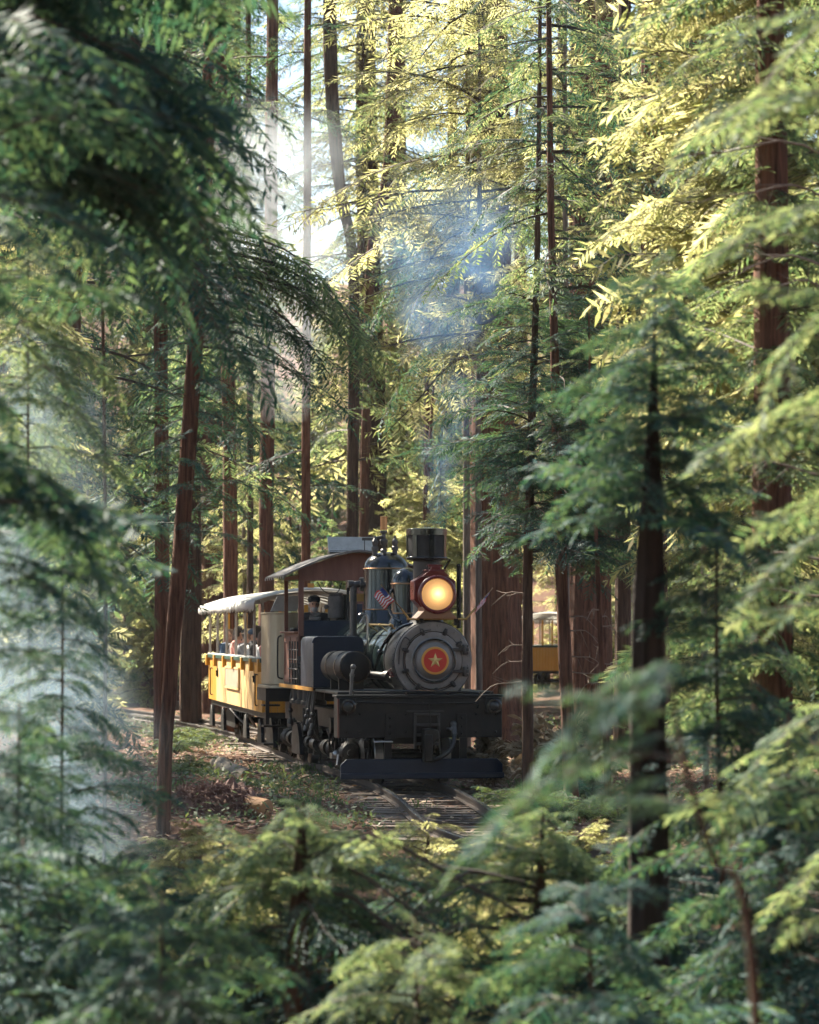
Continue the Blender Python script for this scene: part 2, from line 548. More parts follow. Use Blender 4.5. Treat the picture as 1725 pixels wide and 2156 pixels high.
def ground_mat():
    m, nt, b = nodes_of("forest_floor")
    b.inputs["Roughness"].default_value = 0.95
    b.inputs["Specular IOR Level"].default_value = 0.15
    tc = nt.nodes.new("ShaderNodeTexCoord")
    n1 = nt.nodes.new("ShaderNodeTexNoise")
    n1.inputs["Scale"].default_value = 0.7
    n1.inputs["Detail"].default_value = 6
    n2 = nt.nodes.new("ShaderNodeTexNoise")
    n2.inputs["Scale"].default_value = 17
    n2.inputs["Detail"].default_value = 8
    n2.inputs["Roughness"].default_value = 0.75
    for n in (n1, n2):
        nt.links.new(tc.outputs["Object"], n.inputs["Vector"])
    r1 = nt.nodes.new("ShaderNodeValToRGB")
    r1.color_ramp.elements[0].color = (0.085, 0.046, 0.030, 1)
    r1.color_ramp.elements[1].color = (0.26, 0.155, 0.105, 1)
    r1.color_ramp.elements[0].position = 0.35
    r1.color_ramp.elements[1].position = 0.68
    nt.links.new(n2.outputs["Fac"], r1.inputs[0])
    r2 = nt.nodes.new("ShaderNodeValToRGB")
    r2.color_ramp.elements[0].color = (0.72, 0.72, 0.74, 1)
    r2.color_ramp.elements[1].color = (1.1, 1.0, 0.95, 1)
    nt.links.new(n1.outputs["Fac"], r2.inputs[0])
    mx = nt.nodes.new("ShaderNodeMix")
    mx.data_type = 'RGBA'
    mx.blend_type = 'MULTIPLY'
    mx.inputs[0].default_value = 1.0
    nt.links.new(r1.outputs[0], mx.inputs[6])
    nt.links.new(r2.outputs[0], mx.inputs[7])
    nt.links.new(mx.outputs[2], b.inputs["Base Color"])
    bp = nt.nodes.new("ShaderNodeBump")
    bp.inputs["Strength"].default_value = 1.0
    bp.inputs["Distance"].default_value = 0.06
    nt.links.new(n2.outputs["Fac"], bp.inputs["Height"])
    nt.links.new(bp.outputs[0], b.inputs["Normal"])
    return m


M['ground'] = ground_mat()
tag(link("ground", np_mesh("ground", V, F, [M['ground']], None, True)), kind='structure')

# ------------------------------------------------------------------ railway track: rails and ties
tp = []
for i in range(1, len(TRK)):
    tp.append((TRK[i, 0], TRK[i, 1], 0))
tcurve = curve_pts(tp, 14)
tl = [0.0]
for a, b in zip(tcurve, tcurve[1:]):
    tl.append(tl[-1] + (b - a).length)
track = empty("railway_track", (0, 0, 0), label="narrow gauge railway track of steel rails on old wooden ties curving under the locomotive", cat="railway track")


def trk_at(s):
    i = min(max(int(np.searchsorted(tl, s)) - 1, 0), len(tl) - 2)
    t = (s - tl[i]) / (tl[i + 1] - tl[i])
    return tcurve[i].lerp(tcurve[i + 1], t), (tcurve[i + 1] - tcurve[i]).normalized()


prof = [(-.060, -.115), (.060, -.115), (.060, -.104), (.012, -.092), (.012, -.036), (.033, -.028), (.033, -.003), (.028, 0), (-.028, 0), (-.033, -.003), (-.033, -.028), (-.012, -.036), (-.012, -.092), (-.060, -.104)]
for side in (-1, 1):
    vs, fs, ms = [], [], []
    n = len(prof)
    for i, p in enumerate(tcurve):
        d = (tcurve[min(i + 1, len(tcurve) - 1)] - tcurve[max(i - 1, 0)]).normalized()
        r = Vector((d.y, -d.x, 0))
        for a, h in prof:
            vs.append(p + r * (side * 0.475 + a) + Vector((0, 0, h)))
    for i in range(len(tcurve) - 1):
        for j in range(n):
            k = (j + 1) % n
            fs.append((i * n + j, i * n + k, (i + 1) * n + k, (i + 1) * n + j))
            ms.append(0 if j in (6, 7, 8) else 1)
    mb = MB()
    mb.V, mb.F, mb.M = [tuple(v) for v in vs], fs, ms
    part("rail", mb, [M['rail'], M['rust']], track)
tie_meshes = []
for k in range(4):
    mb = MB()
    w, h, L = 0.2 + 0.02 * k, 0.15, 1.75 + 0.08 * k
    pts = []
    for i in range(7):
        x = -L / 2 + L * i / 6
        for (a, b) in ((-w / 2, -h), (w / 2, -h), (w / 2, 0), (-w / 2, 0)):
            pts.append((x + random.uniform(-.012, .012), a + random.uniform(-.014, .014), b + random.uniform(-.012, .004)))
    fs = [(3, 2, 1, 0), (24, 25, 26, 27)]
    for i in range(6):
        for j in range(4):
            fs.append((i * 4 + j, i * 4 + (j + 1) % 4, i * 4 + 4 + (j + 1) % 4, i * 4 + 4 + j))
    mb.add(pts, fs)
    o = part("tie", mb, M['tie'], track, ang=30)
    tie_meshes.append(o.data)
    bpy.data.objects.remove(o)
s = 3.0
while s < tl[-1] - 22:
    p, d = trk_at(s)
    link("tie", random.choice(tie_meshes), track, (p.x + random.uniform(-.06, .06), p.y, -0.117 + random.uniform(-.012, 0)),
         (random.uniform(-.02, .02), random.uniform(-.015, .015), math.atan2(d.y, d.x) - math.pi / 2 + random.uniform(-.04, .04)))
    s += 0.52 + random.uniform(-.05, .07)


# ------------------------------------------------------------------ foliage makers
def make_branch(r, L=2.2, droop=0.3, ntw=22, twl=0.6, leaf=0.085, wid=0.019, nl=13, rise=0.1, sag=0.35, sub=True):
    """one bough along +X: a bent stem, side twigs, flat rows of needles. Returns leaf verts/quads and stem verts/quads"""
    LV, LF, SV, SF = [], [], [], []

    def tube4(pts, r0, r1):
        b = sum(len(x) for x in SV)
        k = len(pts)
        a = []
        for i, p in enumerate(pts):
            q = r0 + (r1 - r0) * i / (k - 1)
            a += [p + (0, q, 0), p + (0, -q * .5, q * .87), p + (0, -q * .5, -q * .87)]
        SV.append(np.array(a))
        for i in range(k - 1):
            for j in range(3):
                SF.append((b + i * 3 + j, b + i * 3 + (j + 1) % 3, b + i * 3 + 3 + (j + 1) % 3, b + i * 3 + 3 + j))

    wob = r.uniform(-.12, .12)

    def main(t):
        return np.array([L * t * (1 - .12 * droop * t), L * (wob * t * t + .02 * math.sin(7 * t)), L * (rise * t - droop * t * t)])
    tube4([main(t) for t in np.linspace(0, 1, 8)], 0.009 * L + .004, .003)

    def spray(p0, d, nrm, ln, w, n):
        d = d / np.linalg.norm(d)
        side = np.cross(nrm, d)
        side /= np.linalg.norm(side)
        prev = p0
        pts = [p0]
        for k in range(4):
            prev = prev + (d + np.array([0, 0, -sag * .28 * k])) * ln / 4
            pts.append(prev)
        tube4(pts[::2], .0045, .0015)
        pts = np.array(pts)
        for j in range(n):
            t = (j + .6) / n
            f = t * 4
            i = min(int(f), 3)
            p = pts[i] + (pts[i + 1] - pts[i]) * (f - i)
            dd = (pts[i + 1] - pts[i])
            dd = dd / np.linalg.norm(dd)
            ll = leaf * (0.55 + 0.9 * math.sin(math.pi * (0.18 + 0.72 * t))) * r.uniform(.8, 1.2)
            for sg in (1, -1):
                v = dd * .62 + side * sg * .8 + r.normal(0, .13, 3) + np.array([0, 0, -.12])
                v /= np.linalg.norm(v)
                pp = np.cross(v, nrm + r.normal(0, .25, 3))
                pp /= np.linalg.norm(pp)
                ww = w * r.uniform(.8, 1.25)
                b = len(LV) * 4
                LV.append(np.array([p, p + v * ll * .45 + pp * ww / 2, p + v * ll, p + v * ll * .45 - pp * ww / 2]))
                LF.append((b, b + 1, b + 2, b + 3))

    for i in range(ntw):
        t = 0.10 + 0.90 * (i + r.uniform(0, .6)) / ntw
        t = min(t, 1.0)
        p = main(t)
        fw = main(min(t + .03, 1.03)) - main(t - .03)
        fw /= np.linalg.norm(fw)
        lat = np.cross(np.array([0, 0, 1.0]), fw)
        sg = 1 if i % 2 else -1
        d = fw * r.uniform(.45, .8) + lat * sg * r.uniform(.6, 1.0) + np.array([0, 0, r.uniform(-.35, .12)])
        if i == ntw - 1:
            d = fw
        ln = twl * (1.0 - .55 * t) * r.uniform(.65, 1.2) * (0.6 + 0.4 * min(1, t * 4))
        nrm = np.array([0, 0, 1.0]) + r.normal(0, .28, 3)
        spray(p, d, nrm, ln, wid, max(4, int(nl * ln / twl * 1.25)))
    LVa = np.concatenate(LV) if LV else np.zeros((0, 3))
    return LVa, np.array(LF), np.concatenate(SV), np.array(SF)


R = np.random.default_rng(3)
BR_MID = [make_branch(R, 2.2, R.uniform(.2, .55), 20, .62, .10, .024, 11, R.uniform(0, .25), .4) for _ in range(7)]       # middle distance
BR_FINE = [make_branch(R, 1.7, R.uniform(.15, .45), 22, .54, .085, .017, 13, R.uniform(.05, .3), .35) for _ in range(7)]   # near trees
BR_NEAR = [make_branch(R, R.uniform(1.3, 1.7), R.uniform(.1, .7), 20, R.uniform(.55, .75), R.uniform(.11, .15), R.uniform(.024, .034), 11, R.uniform(.05, .35), R.uniform(.3, .9)) for _ in range(12)]   # close boughs with broad flat sprays
BR_HANG = [make_branch(R, 2.4, R.uniform(.55, .95), 26, .7, .10, .022, 12, R.uniform(.1, .3), .9) for _ in range(5)]      # long drooping boughs
BR_FAR = [make_branch(R, 2.4, R.uniform(.2, .6), 12, .85, .20, .06, 7, R.uniform(0, .25), .4) for _ in range(5)]          # far trees
BR_BROAD = [make_branch(R, 1.6, R.uniform(.1, .4), 18, .6, .13, .06, 7, R.uniform(.1, .4), .5) for _ in range(5)]          # broad sunny leaves


def crown_mesh(name, branches, specs, leafmat, stemmat):
    """specs: rows (x, y, z, azimuth, pitch, scale, roll)"""
    LV, LF, SV, SF = [], [], [], []
    nl = ns = 0
    for (x, y, z, az, pit, sc, roll) in specs:
        lv, lf, sv, sf = branches[R.integers(len(branches))]
        E = np.array(Euler((roll, -pit, az), 'XYZ').to_matrix()).T * sc
        o = np.array([x, y, z])
        LV.append(lv @ E + o)
        LF.append(lf + nl)
        nl += len(lv)
        SV.append(sv @ E + o)
        SF.append(sf + ns)
        ns += len(sv)
    LV, LF = np.concatenate(LV), np.concatenate(LF)
    SV, SF = np.concatenate(SV), np.concatenate(SF) + len(LV)
    return np_mesh(name, np.concatenate([LV, SV]), np.concatenate([LF, SF]), [leafmat, stemmat],
                   np.concatenate([np.zeros(len(LF), int), np.ones(len(SF), int)]))


def specs_cone(n, H, z0=0.0, r0=1.0, r1=0.15, pit=(-.1, .35), path=None, power=1.0, jit=.3, dirs=None, gap=0.0):
    out = []
    for i in range(n):
        t = (i + R.uniform(0, 1)) / n
        z = z0 + (H - z0) * t
        az = i * 2.39996 + R.uniform(-.5, .5)
        if dirs is not None:
            az = dirs[0] + R.uniform(-1, 1) * dirs[1]
        if gap and math.sin(z * 2.1 + 1.7 * math.sin(z)) < -1 + 2 * gap and R.random() < .8:
            continue
        s = (r0 + (r1 - r0) * t ** power) * R.uniform(1 - jit, 1 + jit)
        x = y = 0.0
        if path is not None:
            q = path(z)
            x, y = q[0], q[1]
        out.append((x, y, z, az, R.uniform(*pit), s, R.uniform(-.55, .55)))
    return out


def trunk_mesh(name, pts, rads, m, seg=18, ridges=True):
    """trunk through points with furrowed bark"""
    pts = curve_pts(pts, 7)
    k = len(pts)
    seg = 34 if max(rads) > .2 else (24 if max(rads) > .12 else seg)
    rr = np.interp(np.linspace(0, 1, k), np.linspace(0, 1, len(rads)), rads)
    L = sum((b - a).length for a, b in zip(pts, pts[1:]))
    sub = max(1, int(L / k / 0.35))
    P2, R2 = [], []
    for i in range(k - 1):
        for j in range(sub):
            t = j / sub
            P2.append(pts[i].lerp(pts[i + 1], t))
            R2.append(rr[i] + (rr[i + 1] - rr[i]) * t)
    P2.append(pts[-1])
    R2.append(rr[-1])
    ph = R.uniform(0, 6.28, seg)
    amp = R.uniform(-1, 1, seg)
    V, F = [], []
    for i, p in enumerate(P2):
        for j in range(seg):
            a = 2 * math.pi * j / seg
            q = R2[i] * (1 + (.10 * amp[j] + .05 * math.sin(i * .9 + ph[j]) + R.uniform(-.025, .025) if ridges else 0))
            V.append((p.x + q * math.cos(a), p.y + q * math.sin(a), p.z))
    for i in range(len(P2) - 1):
        for j in range(seg):
            a, b = i * seg + j, i * seg + (j + 1) % seg
            F.append((a, b, b + seg, a + seg))
    return np_mesh(name, np.array(V), np.array(F), [m], None, True)


def twigs(name, parent, origin_fn, zs, m, L=(.5, 1.2), az=None, n2=3, droop=.3, th=.009):
    """dead bare boughs on a trunk, each its own part"""
    for z in zs:
        o = Vector(origin_fn(z))
        a = R.uniform(0, 6.28) if az is None else az[0] + R.uniform(-1, 1) * az[1]
        ln = R.uniform(*L)
        mb = MB()
        d = Vector((math.cos(a), math.sin(a) , 0))
        pts = [o + d * (ln * t) + Vector((0, 0, ln * (.35 * t - (droop + .35) * t * t))) + Vector((0, 0, .03 * ln * math.sin(9 * t + z))) for t in np.linspace(0, 1, 8)]
        mb.tube(pts, [th * (1 - .8 * t) + .002 for t in np.linspace(0, 1, 8)], 5)
        for k in range(n2):
            q = pts[2 + k % 6]
            dd = (d + Vector(R.uniform(-.9, .9, 3))).normalized()
            l2 = ln * R.uniform(.2, .45)
            mb.tube([q, q + dd * l2 * .5 + Vector((0, 0, -.02)), q + dd * l2 + Vector((0, 0, -.12 * l2))], [.005, .0035, .0015], 4)
        part(name, mb, m, parent)


def tree(label, group=None, name="redwood_tree", base=None, pts=None, rads=None, bark='bark_red', cat="tree"):
    """an Empty at the tree's foot with its trunk; pts in world space"""
    b = Vector(base) if base is not None else Vector(pts[0])
    t = empty(name, b, 0, label=label, cat=cat, group=group)
    if pts is not None:
        link("trunk", trunk_mesh("trunk", [Vector(p) - b for p in pts], rads, M[bark]), t)
    return t, b


def path_of(pts, b):
    P3 = [Vector(p) - b for p in pts]
    zs = [p.z for p in P3]

    def f(z):
        return (float(np.interp(z, zs, [p.x for p in P3])), float(np.interp(z, zs, [p.y for p in P3])), z)
    return f


def foot(px, d, dz=0.0):
    x = (px - CX) * d / F_PX
    return Vector((x, d, gz(x, d) - 0.1 + dz))

# ------------------------------------------------------------------ the forest in the middle distance
def hero(label, pts, rads, bark, crowns=(), name="redwood_tree", dead=None, group=None, footdrop=True, cat="tree"):
    """pts from the foot up. crowns: (branches, specs(path)->rows, leaf material)"""
    t, b = tree(label, group, name, None, pts, rads, bark, cat)
    f = path_of(pts, b)
    for brs, sp, lm in crowns:
        link("crown", crown_mesh("crown", brs, sp(f, b), M[lm], M['twig_dark']), t)
    if dead:
        zs, kw = dead
        twigs("branch", t, f, [z - b.z for z in zs], M['twig'], **kw)
    return t


def Z(py, d):
    return CAMZ + (HOR - py) * d / F_PX


def ring(n, pyb, pyt, d, r0, r1, **k):
    return lambda f, b: specs_cone(n, Z(pyt, d) - b.z, Z(pyb, d) - b.z, r0, r1, path=f, **k)


# slender leaning tree at the left edge of the clearing, its boughs sweeping right over the coach
hero("slender leaning redwood with bare reddish lower trunk at the left of the train clearing",
     [foot(343, 33), P(347, 1600, 33), P(360, 1400, 33), P(381, 1150, 33), P(402, 850, 33), P(419, 600, 33), P(431, 433, 33), P(440, 150, 33), P(444, -120, 33)],
     [.085, .078, .085, .092, .09, .085, .08, .07, .05], 'bark_red',
     [(BR_MID, ring(40, 1130, 560, 33, .42, .36, pit=(-.35, .15)), 'leaf_shade_teal'), (BR_MID, ring(22, 560, -100, 33, .45, .3, pit=(-.3, .2)), 'leaf_shade_teal'),
      (BR_HANG, lambda f, b: specs_cone(11, Z(500, 33) - b.z, Z(800, 33) - b.z, .60, .75, path=f, dirs=(.05, .5), pit=(-.35, .05), jit=.35), 'leaf_shade_teal'),
      (BR_HANG, lambda f, b: specs_cone(6, Z(480, 33) - b.z, Z(600, 33) - b.z, 1.0, 1.05, path=f, dirs=(.05, .3), pit=(-.15, .05), jit=.15), 'leaf_mid')])
hero("thick dark redwood on the slope behind the rear end of the yellow coach",
     [foot(402, 74), P(404, 1100, 74), P(412, 800, 74), P(428, 600, 74), P(440, 433, 74), P(446, 100, 74), P(450, -250, 74)],
     [.28, .22, .21, .20, .2, .19, .16], 'bark_dark',
     [(BR_MID, ring(46, 1180, -200, 74, 1.0, .8, pit=(-.3, .2)), 'leaf_shade_teal')])
for (lab, x0, x1, wpx, d, bk, nb, lm) in [
        ("straight reddish redwood trunk at the far left edge behind the leaning tree", 341, 335, 30, 55, 'bark_red', 40, 'leaf_mid'),
        ("reddish trunk directly above the rear end of the yellow coach", 486, 470, 30, 66, 'bark_red', 26, 'leaf_shade_teal'),
        ("thin dark young trunk above the middle of the white canopy", 527, 524, 13, 72, 'bark_dark', 18, 'leaf_mid'),
        ("hazy grey topped redwood trunk rising left of the cab roof eave", 561, 571, 30, 70, 'bark_red', 26, 'leaf_mid'),
        ("single straight reddish trunk rising right behind the cab roof", 644, 647, 19, 66, 'bark_red', 14, 'leaf_shade_teal'),
]:
    hero(lab, [foot(x0, d), P(x0, 1200, d), P((x0 * 2 + x1) / 3, 800, d), P(x1, 433, d), P(x1 + (x1 - x0) * .3, 0, d), P(x1 + (x1 - x0) * .5, -500, d)],
         [wpx * d / F_PX / 2 * k for k in (1.25, 1.0, .95, .88, .78, .5)], bk,
         [(BR_MID, ring(nb, 1050, -300, d, 1.0, .9, pit=(-.4, .15), jit=.4), lm)])
# a pair of trunks that lean apart higher up, behind the whistle
hero("left trunk of the leaning pair behind the whistle, bending left at the top",
     [foot(742, 76), P(742, 1120, 76), P(746, 700, 76), P(740, 520, 76), P(717, 400, 76), P(699, 200, 76), P(694, 0, 76), P(690, -300, 76)],
     [.17, .15, .135, .13, .145, .17, .17, .16], 'bark_dark',
     [(BR_MID, ring(26, 1000, -250, 76, 1.1, 1.0, pit=(-.45, .1), jit=.4), 'leaf_mid')])
hero("right trunk of the leaning pair behind the whistle, bending right at the top",
     [foot(767, 78), P(767, 1120, 78), P(776, 700, 78), P(784, 520, 78), P(816, 380, 78), P(828, 200, 78), P(834, 0, 78), P(840, -300, 78)],
     [.13, .115, .11, .12, .15, .18, .18, .16], 'bark_red',
     [(BR_MID, ring(22, 950, -250, 78, 1.0, 1.0, pit=(-.45, .1), jit=.4), 'leaf_mid')])
# huge old redwood right of the boiler
hero("huge old redwood with broad furrowed trunk standing right of the boiler in the smoke",
     [foot(1046, 59), P(1046, 1480, 59), P(1043, 1200, 59), P(1036, 900, 59), P(1030, 600, 59), P(1027, 433, 59), P(1024, 0, 59), P(1020, -500, 59)],
     [.62, .50, .47, .45, .44, .43, .40, .34], 'bark_red',
     [(BR_HANG, lambda f, b: specs_cone(26, Z(330, 59) - b.z, Z(720, 59) - b.z, 1.05, .95, path=f, dirs=(3.5, .75), pit=(-.35, .05), jit=.35), 'leaf_shade_teal'),
      (BR_MID, ring(30, 1150, -300, 59, 1.0, .9, pit=(-.4, .1), jit=.4), 'leaf_shade_teal')])
# the three young trees right of the track
hero("slim dark young redwood with dense blue green crown right of the front beam",
     [foot(1110, 40), P(1112, 1600, 40), P(1111, 1400, 40), P(1112, 1200, 40), P(1120, 900, 40), P(1130, 600, 40), P(1133, 433, 40), P(1136, 200, 40), P(1138, -80, 40)],
     [.088, .078, .074, .066, .054, .042, .036, .03, .02], 'bark_dark',
     [(BR_FINE, ring(62, 1170, 900, 40, .86, .72, pit=(-.38, .12), jit=.3, dirs=(-.1, 2.15)), 'leaf_shade_teal'), (BR_FINE, ring(58, 960, 620, 40, .8, .55, pit=(-.38, .12), jit=.3), 'leaf_shade_teal'),
      (BR_MID, ring(26, 640, -60, 40, .75, .5, pit=(-.35, .1), jit=.35, gap=.35), 'leaf_shade_teal'),
      (BR_HANG, lambda f, b: specs_cone(4, Z(40, 40) - b.z, Z(330, 40) - b.z, 1.15, 1.0, path=f, dirs=(-.1, .3), pit=(-.2, .1), jit=.15), 'leaf_shade_teal')],
     dead=([Z(y, 40) for y in (1360, 1395, 1440, 1250)], dict(L=(.4, .75), az=(3.3, .5))))
hero("tall reddish young redwood second right of the front beam, sunlit left edge",
     [foot(1204, 39), P(1200, 1600, 39), P(1190, 1400, 39), P(1182, 1200, 39), P(1172, 900, 39), P(1164, 600, 39), P(1160, 433, 39), P(1157, 150, 39), P(1154, -100, 39)],
     [.105, .094, .085, .076, .062, .05, .045, .038, .026], 'bark_red',
     [(BR_FINE, ring(64, 1150, 600, 39, .85, .55, pit=(-.35, .1), dirs=(-.1, 1.7)), 'leaf_shade_teal'), (BR_MID, ring(20, 600, -60, 39, .75, .55, pit=(-.35, .1), jit=.35), 'leaf_mid'),
      (BR_HANG, lambda f, b: specs_cone(3, Z(470, 39) - b.z, Z(620, 39) - b.z, 1.0, .9, path=f, dirs=(-.2, .3), pit=(-.25, .0), jit=.15), 'leaf_shade_teal')],
     dead=([Z(y, 39) for y in (1300, 1330, 1385, 1420)], dict(L=(.35, .8), az=(.2, .9))))
hero("thinnest sapling of the three right of the train, pale bare twigs on its stem",
     [foot(1283, 38.5), P(1277, 1560, 38.5), P(1268, 1400, 38.5), P(1262, 1270, 38.5), P(1252, 1050, 38.5), P(1243, 800, 38.5), P(1240, 640, 38.5)],
     [.05, .042, .037, .032, .026, .018, .008], 'bark_red',
     [(BR_FINE, ring(20, 1230, 700, 38.5, .55, .25, pit=(-.3, .1)), 'leaf_mid'), (BR_FINE, ring(6, 1620, 1460, 38.5, .22, .2, pit=(-.5, .0), dirs=(0, .8)), 'leaf_mid')],
     dead=([Z(y, 38.5) for y in (1285, 1320, 1300, 1400, 1365, 1480, 1440)], dict(L=(.4, .8), n2=3)))
for (lab, x0, x1, wpx, d, bk, nb, lm) in [
        ("reddish redwood trunk glimpsed through yellow leaves at upper right", 1262, 1272, 46, 64, 'bark_red', 36, 'leaf_sun'),
        ("broad reddish redwood behind the tall young tree beside the far yellow coach", 1232, 1228, 62, 62, 'bark_red', 22, 'leaf_mid'),
        ("dark redwood trunk at right behind the sapling with bare twigs", 1312, 1316, 30, 54, 'bark_dark', 30, 'leaf_shade_teal'),
        ("dark reddish redwood near the right edge of the clearing", 1378, 1375, 52, 50, 'bark_red', 44, 'leaf_shade_teal'),
]:
    hero(lab, [foot(x0, d), P(x0, 1200, d), P(x0, 800, d), P(x1, 433, d), P(x1, 0, d), P(x1, -500, d)],
         [wpx * d / F_PX / 2 * k for k in (1.3, 1.0, .95, .88, .8, .55)], bk,
         [(BR_MID, ring(nb, 1180, -250, d, .85, .8, pit=(-.4, .15), jit=.4), lm)])

# ------------------------------------------------------------------ forest behind
def shared_crown(nm, brs, n, H, r0, r1, leaf, **k):
    return crown_mesh(nm, brs, specs_cone(n, H, 0.0, r0, r1, **k), M[leaf], M['twig_dark'])


FARC = [shared_crown("crown", BR_FAR, 120, 22, 1.35, .5, lm, pit=(-.45, .15), jit=.4) for lm in ('leaf_mid', 'leaf_mid', 'leaf_shade_teal', 'leaf_sun')]
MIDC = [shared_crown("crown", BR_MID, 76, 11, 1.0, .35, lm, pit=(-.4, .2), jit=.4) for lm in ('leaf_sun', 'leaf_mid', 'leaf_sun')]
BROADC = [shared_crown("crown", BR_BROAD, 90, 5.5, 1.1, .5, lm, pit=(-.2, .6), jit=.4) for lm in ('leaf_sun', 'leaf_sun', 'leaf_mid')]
FART = [trunk_mesh("trunk", [(0, 0, -1), (R.uniform(-.1, .1), .05, 8), (R.uniform(-.2, .2), 0, 18), (R.uniform(-.3, .3), 0, 32)], [.5, .40, .32, .12], M[b], 14) for b in ('bark_red', 'bark_red', 'bark_dark')]
SMALLT = [trunk_mesh("trunk", [(0, 0, -.5), (R.uniform(-.1, .1), .05, 3), (R.uniform(-.2, .2), 0, 6), (R.uniform(-.3, .3), 0, 10)], [.10, .075, .055, .02], M[b], 8) for b in ('bark_grey', 'bark_red')]


def clear_of_track(x, y, m):
    return all((Vector((x, y, 0)) - p).length > m for p in tcurve)


def far_tree(x, y, group, label, sc, lift, crown, trunk, name="redwood_tree"):
    z = gz(x, y)
    t = empty(name, (x, y, z), 0, label=label, cat="tree", group=group)
    a = R.uniform(0, 6.28)
    link("trunk", trunk, t, (0, 0, 0), (0, 0, a), (sc, sc, sc))
    link("crown", crown, t, (0, 0, lift), (0, 0, a), (sc * R.uniform(.85, 1.15), sc * R.uniform(.85, 1.15), sc))
    return t


GAP = (525, 735)       # a glade where the sky shows through over the coach
k = 0
while k < 58:
    y = R.uniform(84, 205) if k > 20 else R.uniform(80, 120)
    x = R.uniform(-.19, .19) * y
    px = CX + x * F_PX / y
    if not clear_of_track(x, y, 2.2) or GAP[0] < px < GAP[1] or (990 < px < 1290 and y < 118):
        continue
    far_tree(x, y, "redwoods far behind the train", "tall redwood standing in the hazy forest far behind the train", R.uniform(.75, 1.15), R.uniform(3, 10), FARC[R.integers(4)], FART[R.integers(3)])
    k += 1
k = 0
while k < 120:
    y = R.uniform(68, 100) if k < 70 else R.uniform(90, 170)
    x = R.uniform(-.175, .175) * y
    px = CX + x * F_PX / y
    if not clear_of_track(x, y, 2.4) or (960 < px < 1320 and y < 116) or (550 < px < 700 and y > 96):
        continue
    low = GAP[0] < px < GAP[1]
    far_tree(x, y, "sunny young trees behind the train", "young tree with sunlit yellow green leaves in the forest behind the train", R.uniform(.7, 1.05) * (.8 if low else 1), R.uniform(.3, 2.0),
             MIDC[R.integers(3)] if R.random() < .55 else BROADC[R.integers(3)], SMALLT[R.integers(2)], "young_tree")
    k += 1
k = 0
while k < 40:
    y = R.uniform(62, 110)
    x = R.uniform(-.15, .15) * y
    if not clear_of_track(x, y, 2.0) or 1060 < CX + x * F_PX / y < 1220:
        continue
    z = gz(x, y)
    s_ = R.uniform(.35, .6)
    link_o = link("bush", BROADC[R.integers(3)], None, (x, y, z - .2), (0, 0, R.uniform(0, 6)), (s_ * 1.1, s_ * 1.1, s_ * .62))
    tag(link_o, "low leafy bush on the forest floor behind the train", "bush", "bushes on the forest floor behind the train")
    k += 1
for k in range(16):
    y = R.uniform(150, 215)
    x = (R.uniform(545, 725) - CX) * y / F_PX
    far_tree(x, y, "sunny young trees behind the train", "young tree with sunlit yellow green leaves in the forest behind the train", R.uniform(.7, .95), .3, MIDC[R.integers(3)] if k % 2 else BROADC[R.integers(3)], SMALLT[R.integers(2)], "young_tree")
for k in range(7):
    x, y = 2.5 + 1.1 * k, R.uniform(118, 130)
    o = link("bush", BROADC[R.integers(3)], None, (x, y, gz(x, y) - .2), (0, 0, R.uniform(0, 6)), (.6, .6, .5))
    tag(o, "low leafy bush on the forest floor behind the train", "bush", "bushes on the forest floor behind the train")
# tall neighbours outside the picture whose crowns shade the clearing
for (x, y, s_, l) in [(-11, 44, 1, 7), (-14, 52, 1.05, 9), (-9.5, 60, .95, 9), (-19, 58, 1.1, 8), (-24, 68, 1.1, 7), (11, 52, 1, 6), (-13, 38, .9, 7), (12, 66, 1, 6)]:
    t = far_tree(x, y, "redwoods beside the clearing", "tall redwood beside the clearing just outside the view of the train", s_, l, FARC[R.integers(3)], FART[R.integers(3)])

# the wood goes on behind the photographer
for k in range(26):
    a = math.radians(R.uniform(100, 260) if k > 3 else (75, 92, 268, 285)[k])
    r_ = R.uniform(9, 38)
    x, y = r_ * math.sin(a) * 1.1, 6 + r_ * math.cos(a)
    if y > 0 and abs(x) < .2 * y + 5:
        x = math.copysign(.2 * y + 6, x)
    far_tree(x, y, "redwoods behind the photographer", "tall redwood standing behind the photographer, outside the picture", R.uniform(.8, 1.1), R.uniform(2, 5), FARC[R.integers(3)], FART[R.integers(3)])

# ------------------------------------------------------------------ near trees that frame the clearing
def near(label, px, d, pyb, pyt, n, r0, r1, leaf, brs=None, rad=.05, bark='bark_dark', dirs=None, pit=(-.3, .2), lean=0, extra=0, gap=0.0, name="young_redwood", jit=.3, top=None, group=None):
    zt = Z(pyt, d) if top is None else top
    f0 = foot(px, d)
    x1 = (px + lean - CX) * d / F_PX
    h = zt - f0.z
    pts = [f0, Vector((f0.x * .65 + x1 * .35 + R.uniform(-.04, .04), d, f0.z + h * .4)), Vector((x1, d, f0.z + h * .75)), Vector((x1 + R.uniform(-.03, .03), d, zt))]
    return hero(label, pts, [rad, rad * .85, rad * .6, rad * .22], bark,
                [(brs or BR_NEAR, lambda f, b: specs_cone(n, zt - b.z - .02, Z(pyb, d) - b.z, r0, r1, path=f, dirs=dirs, pit=pit, jit=jit, gap=gap), leaf)], name=name, group=group)


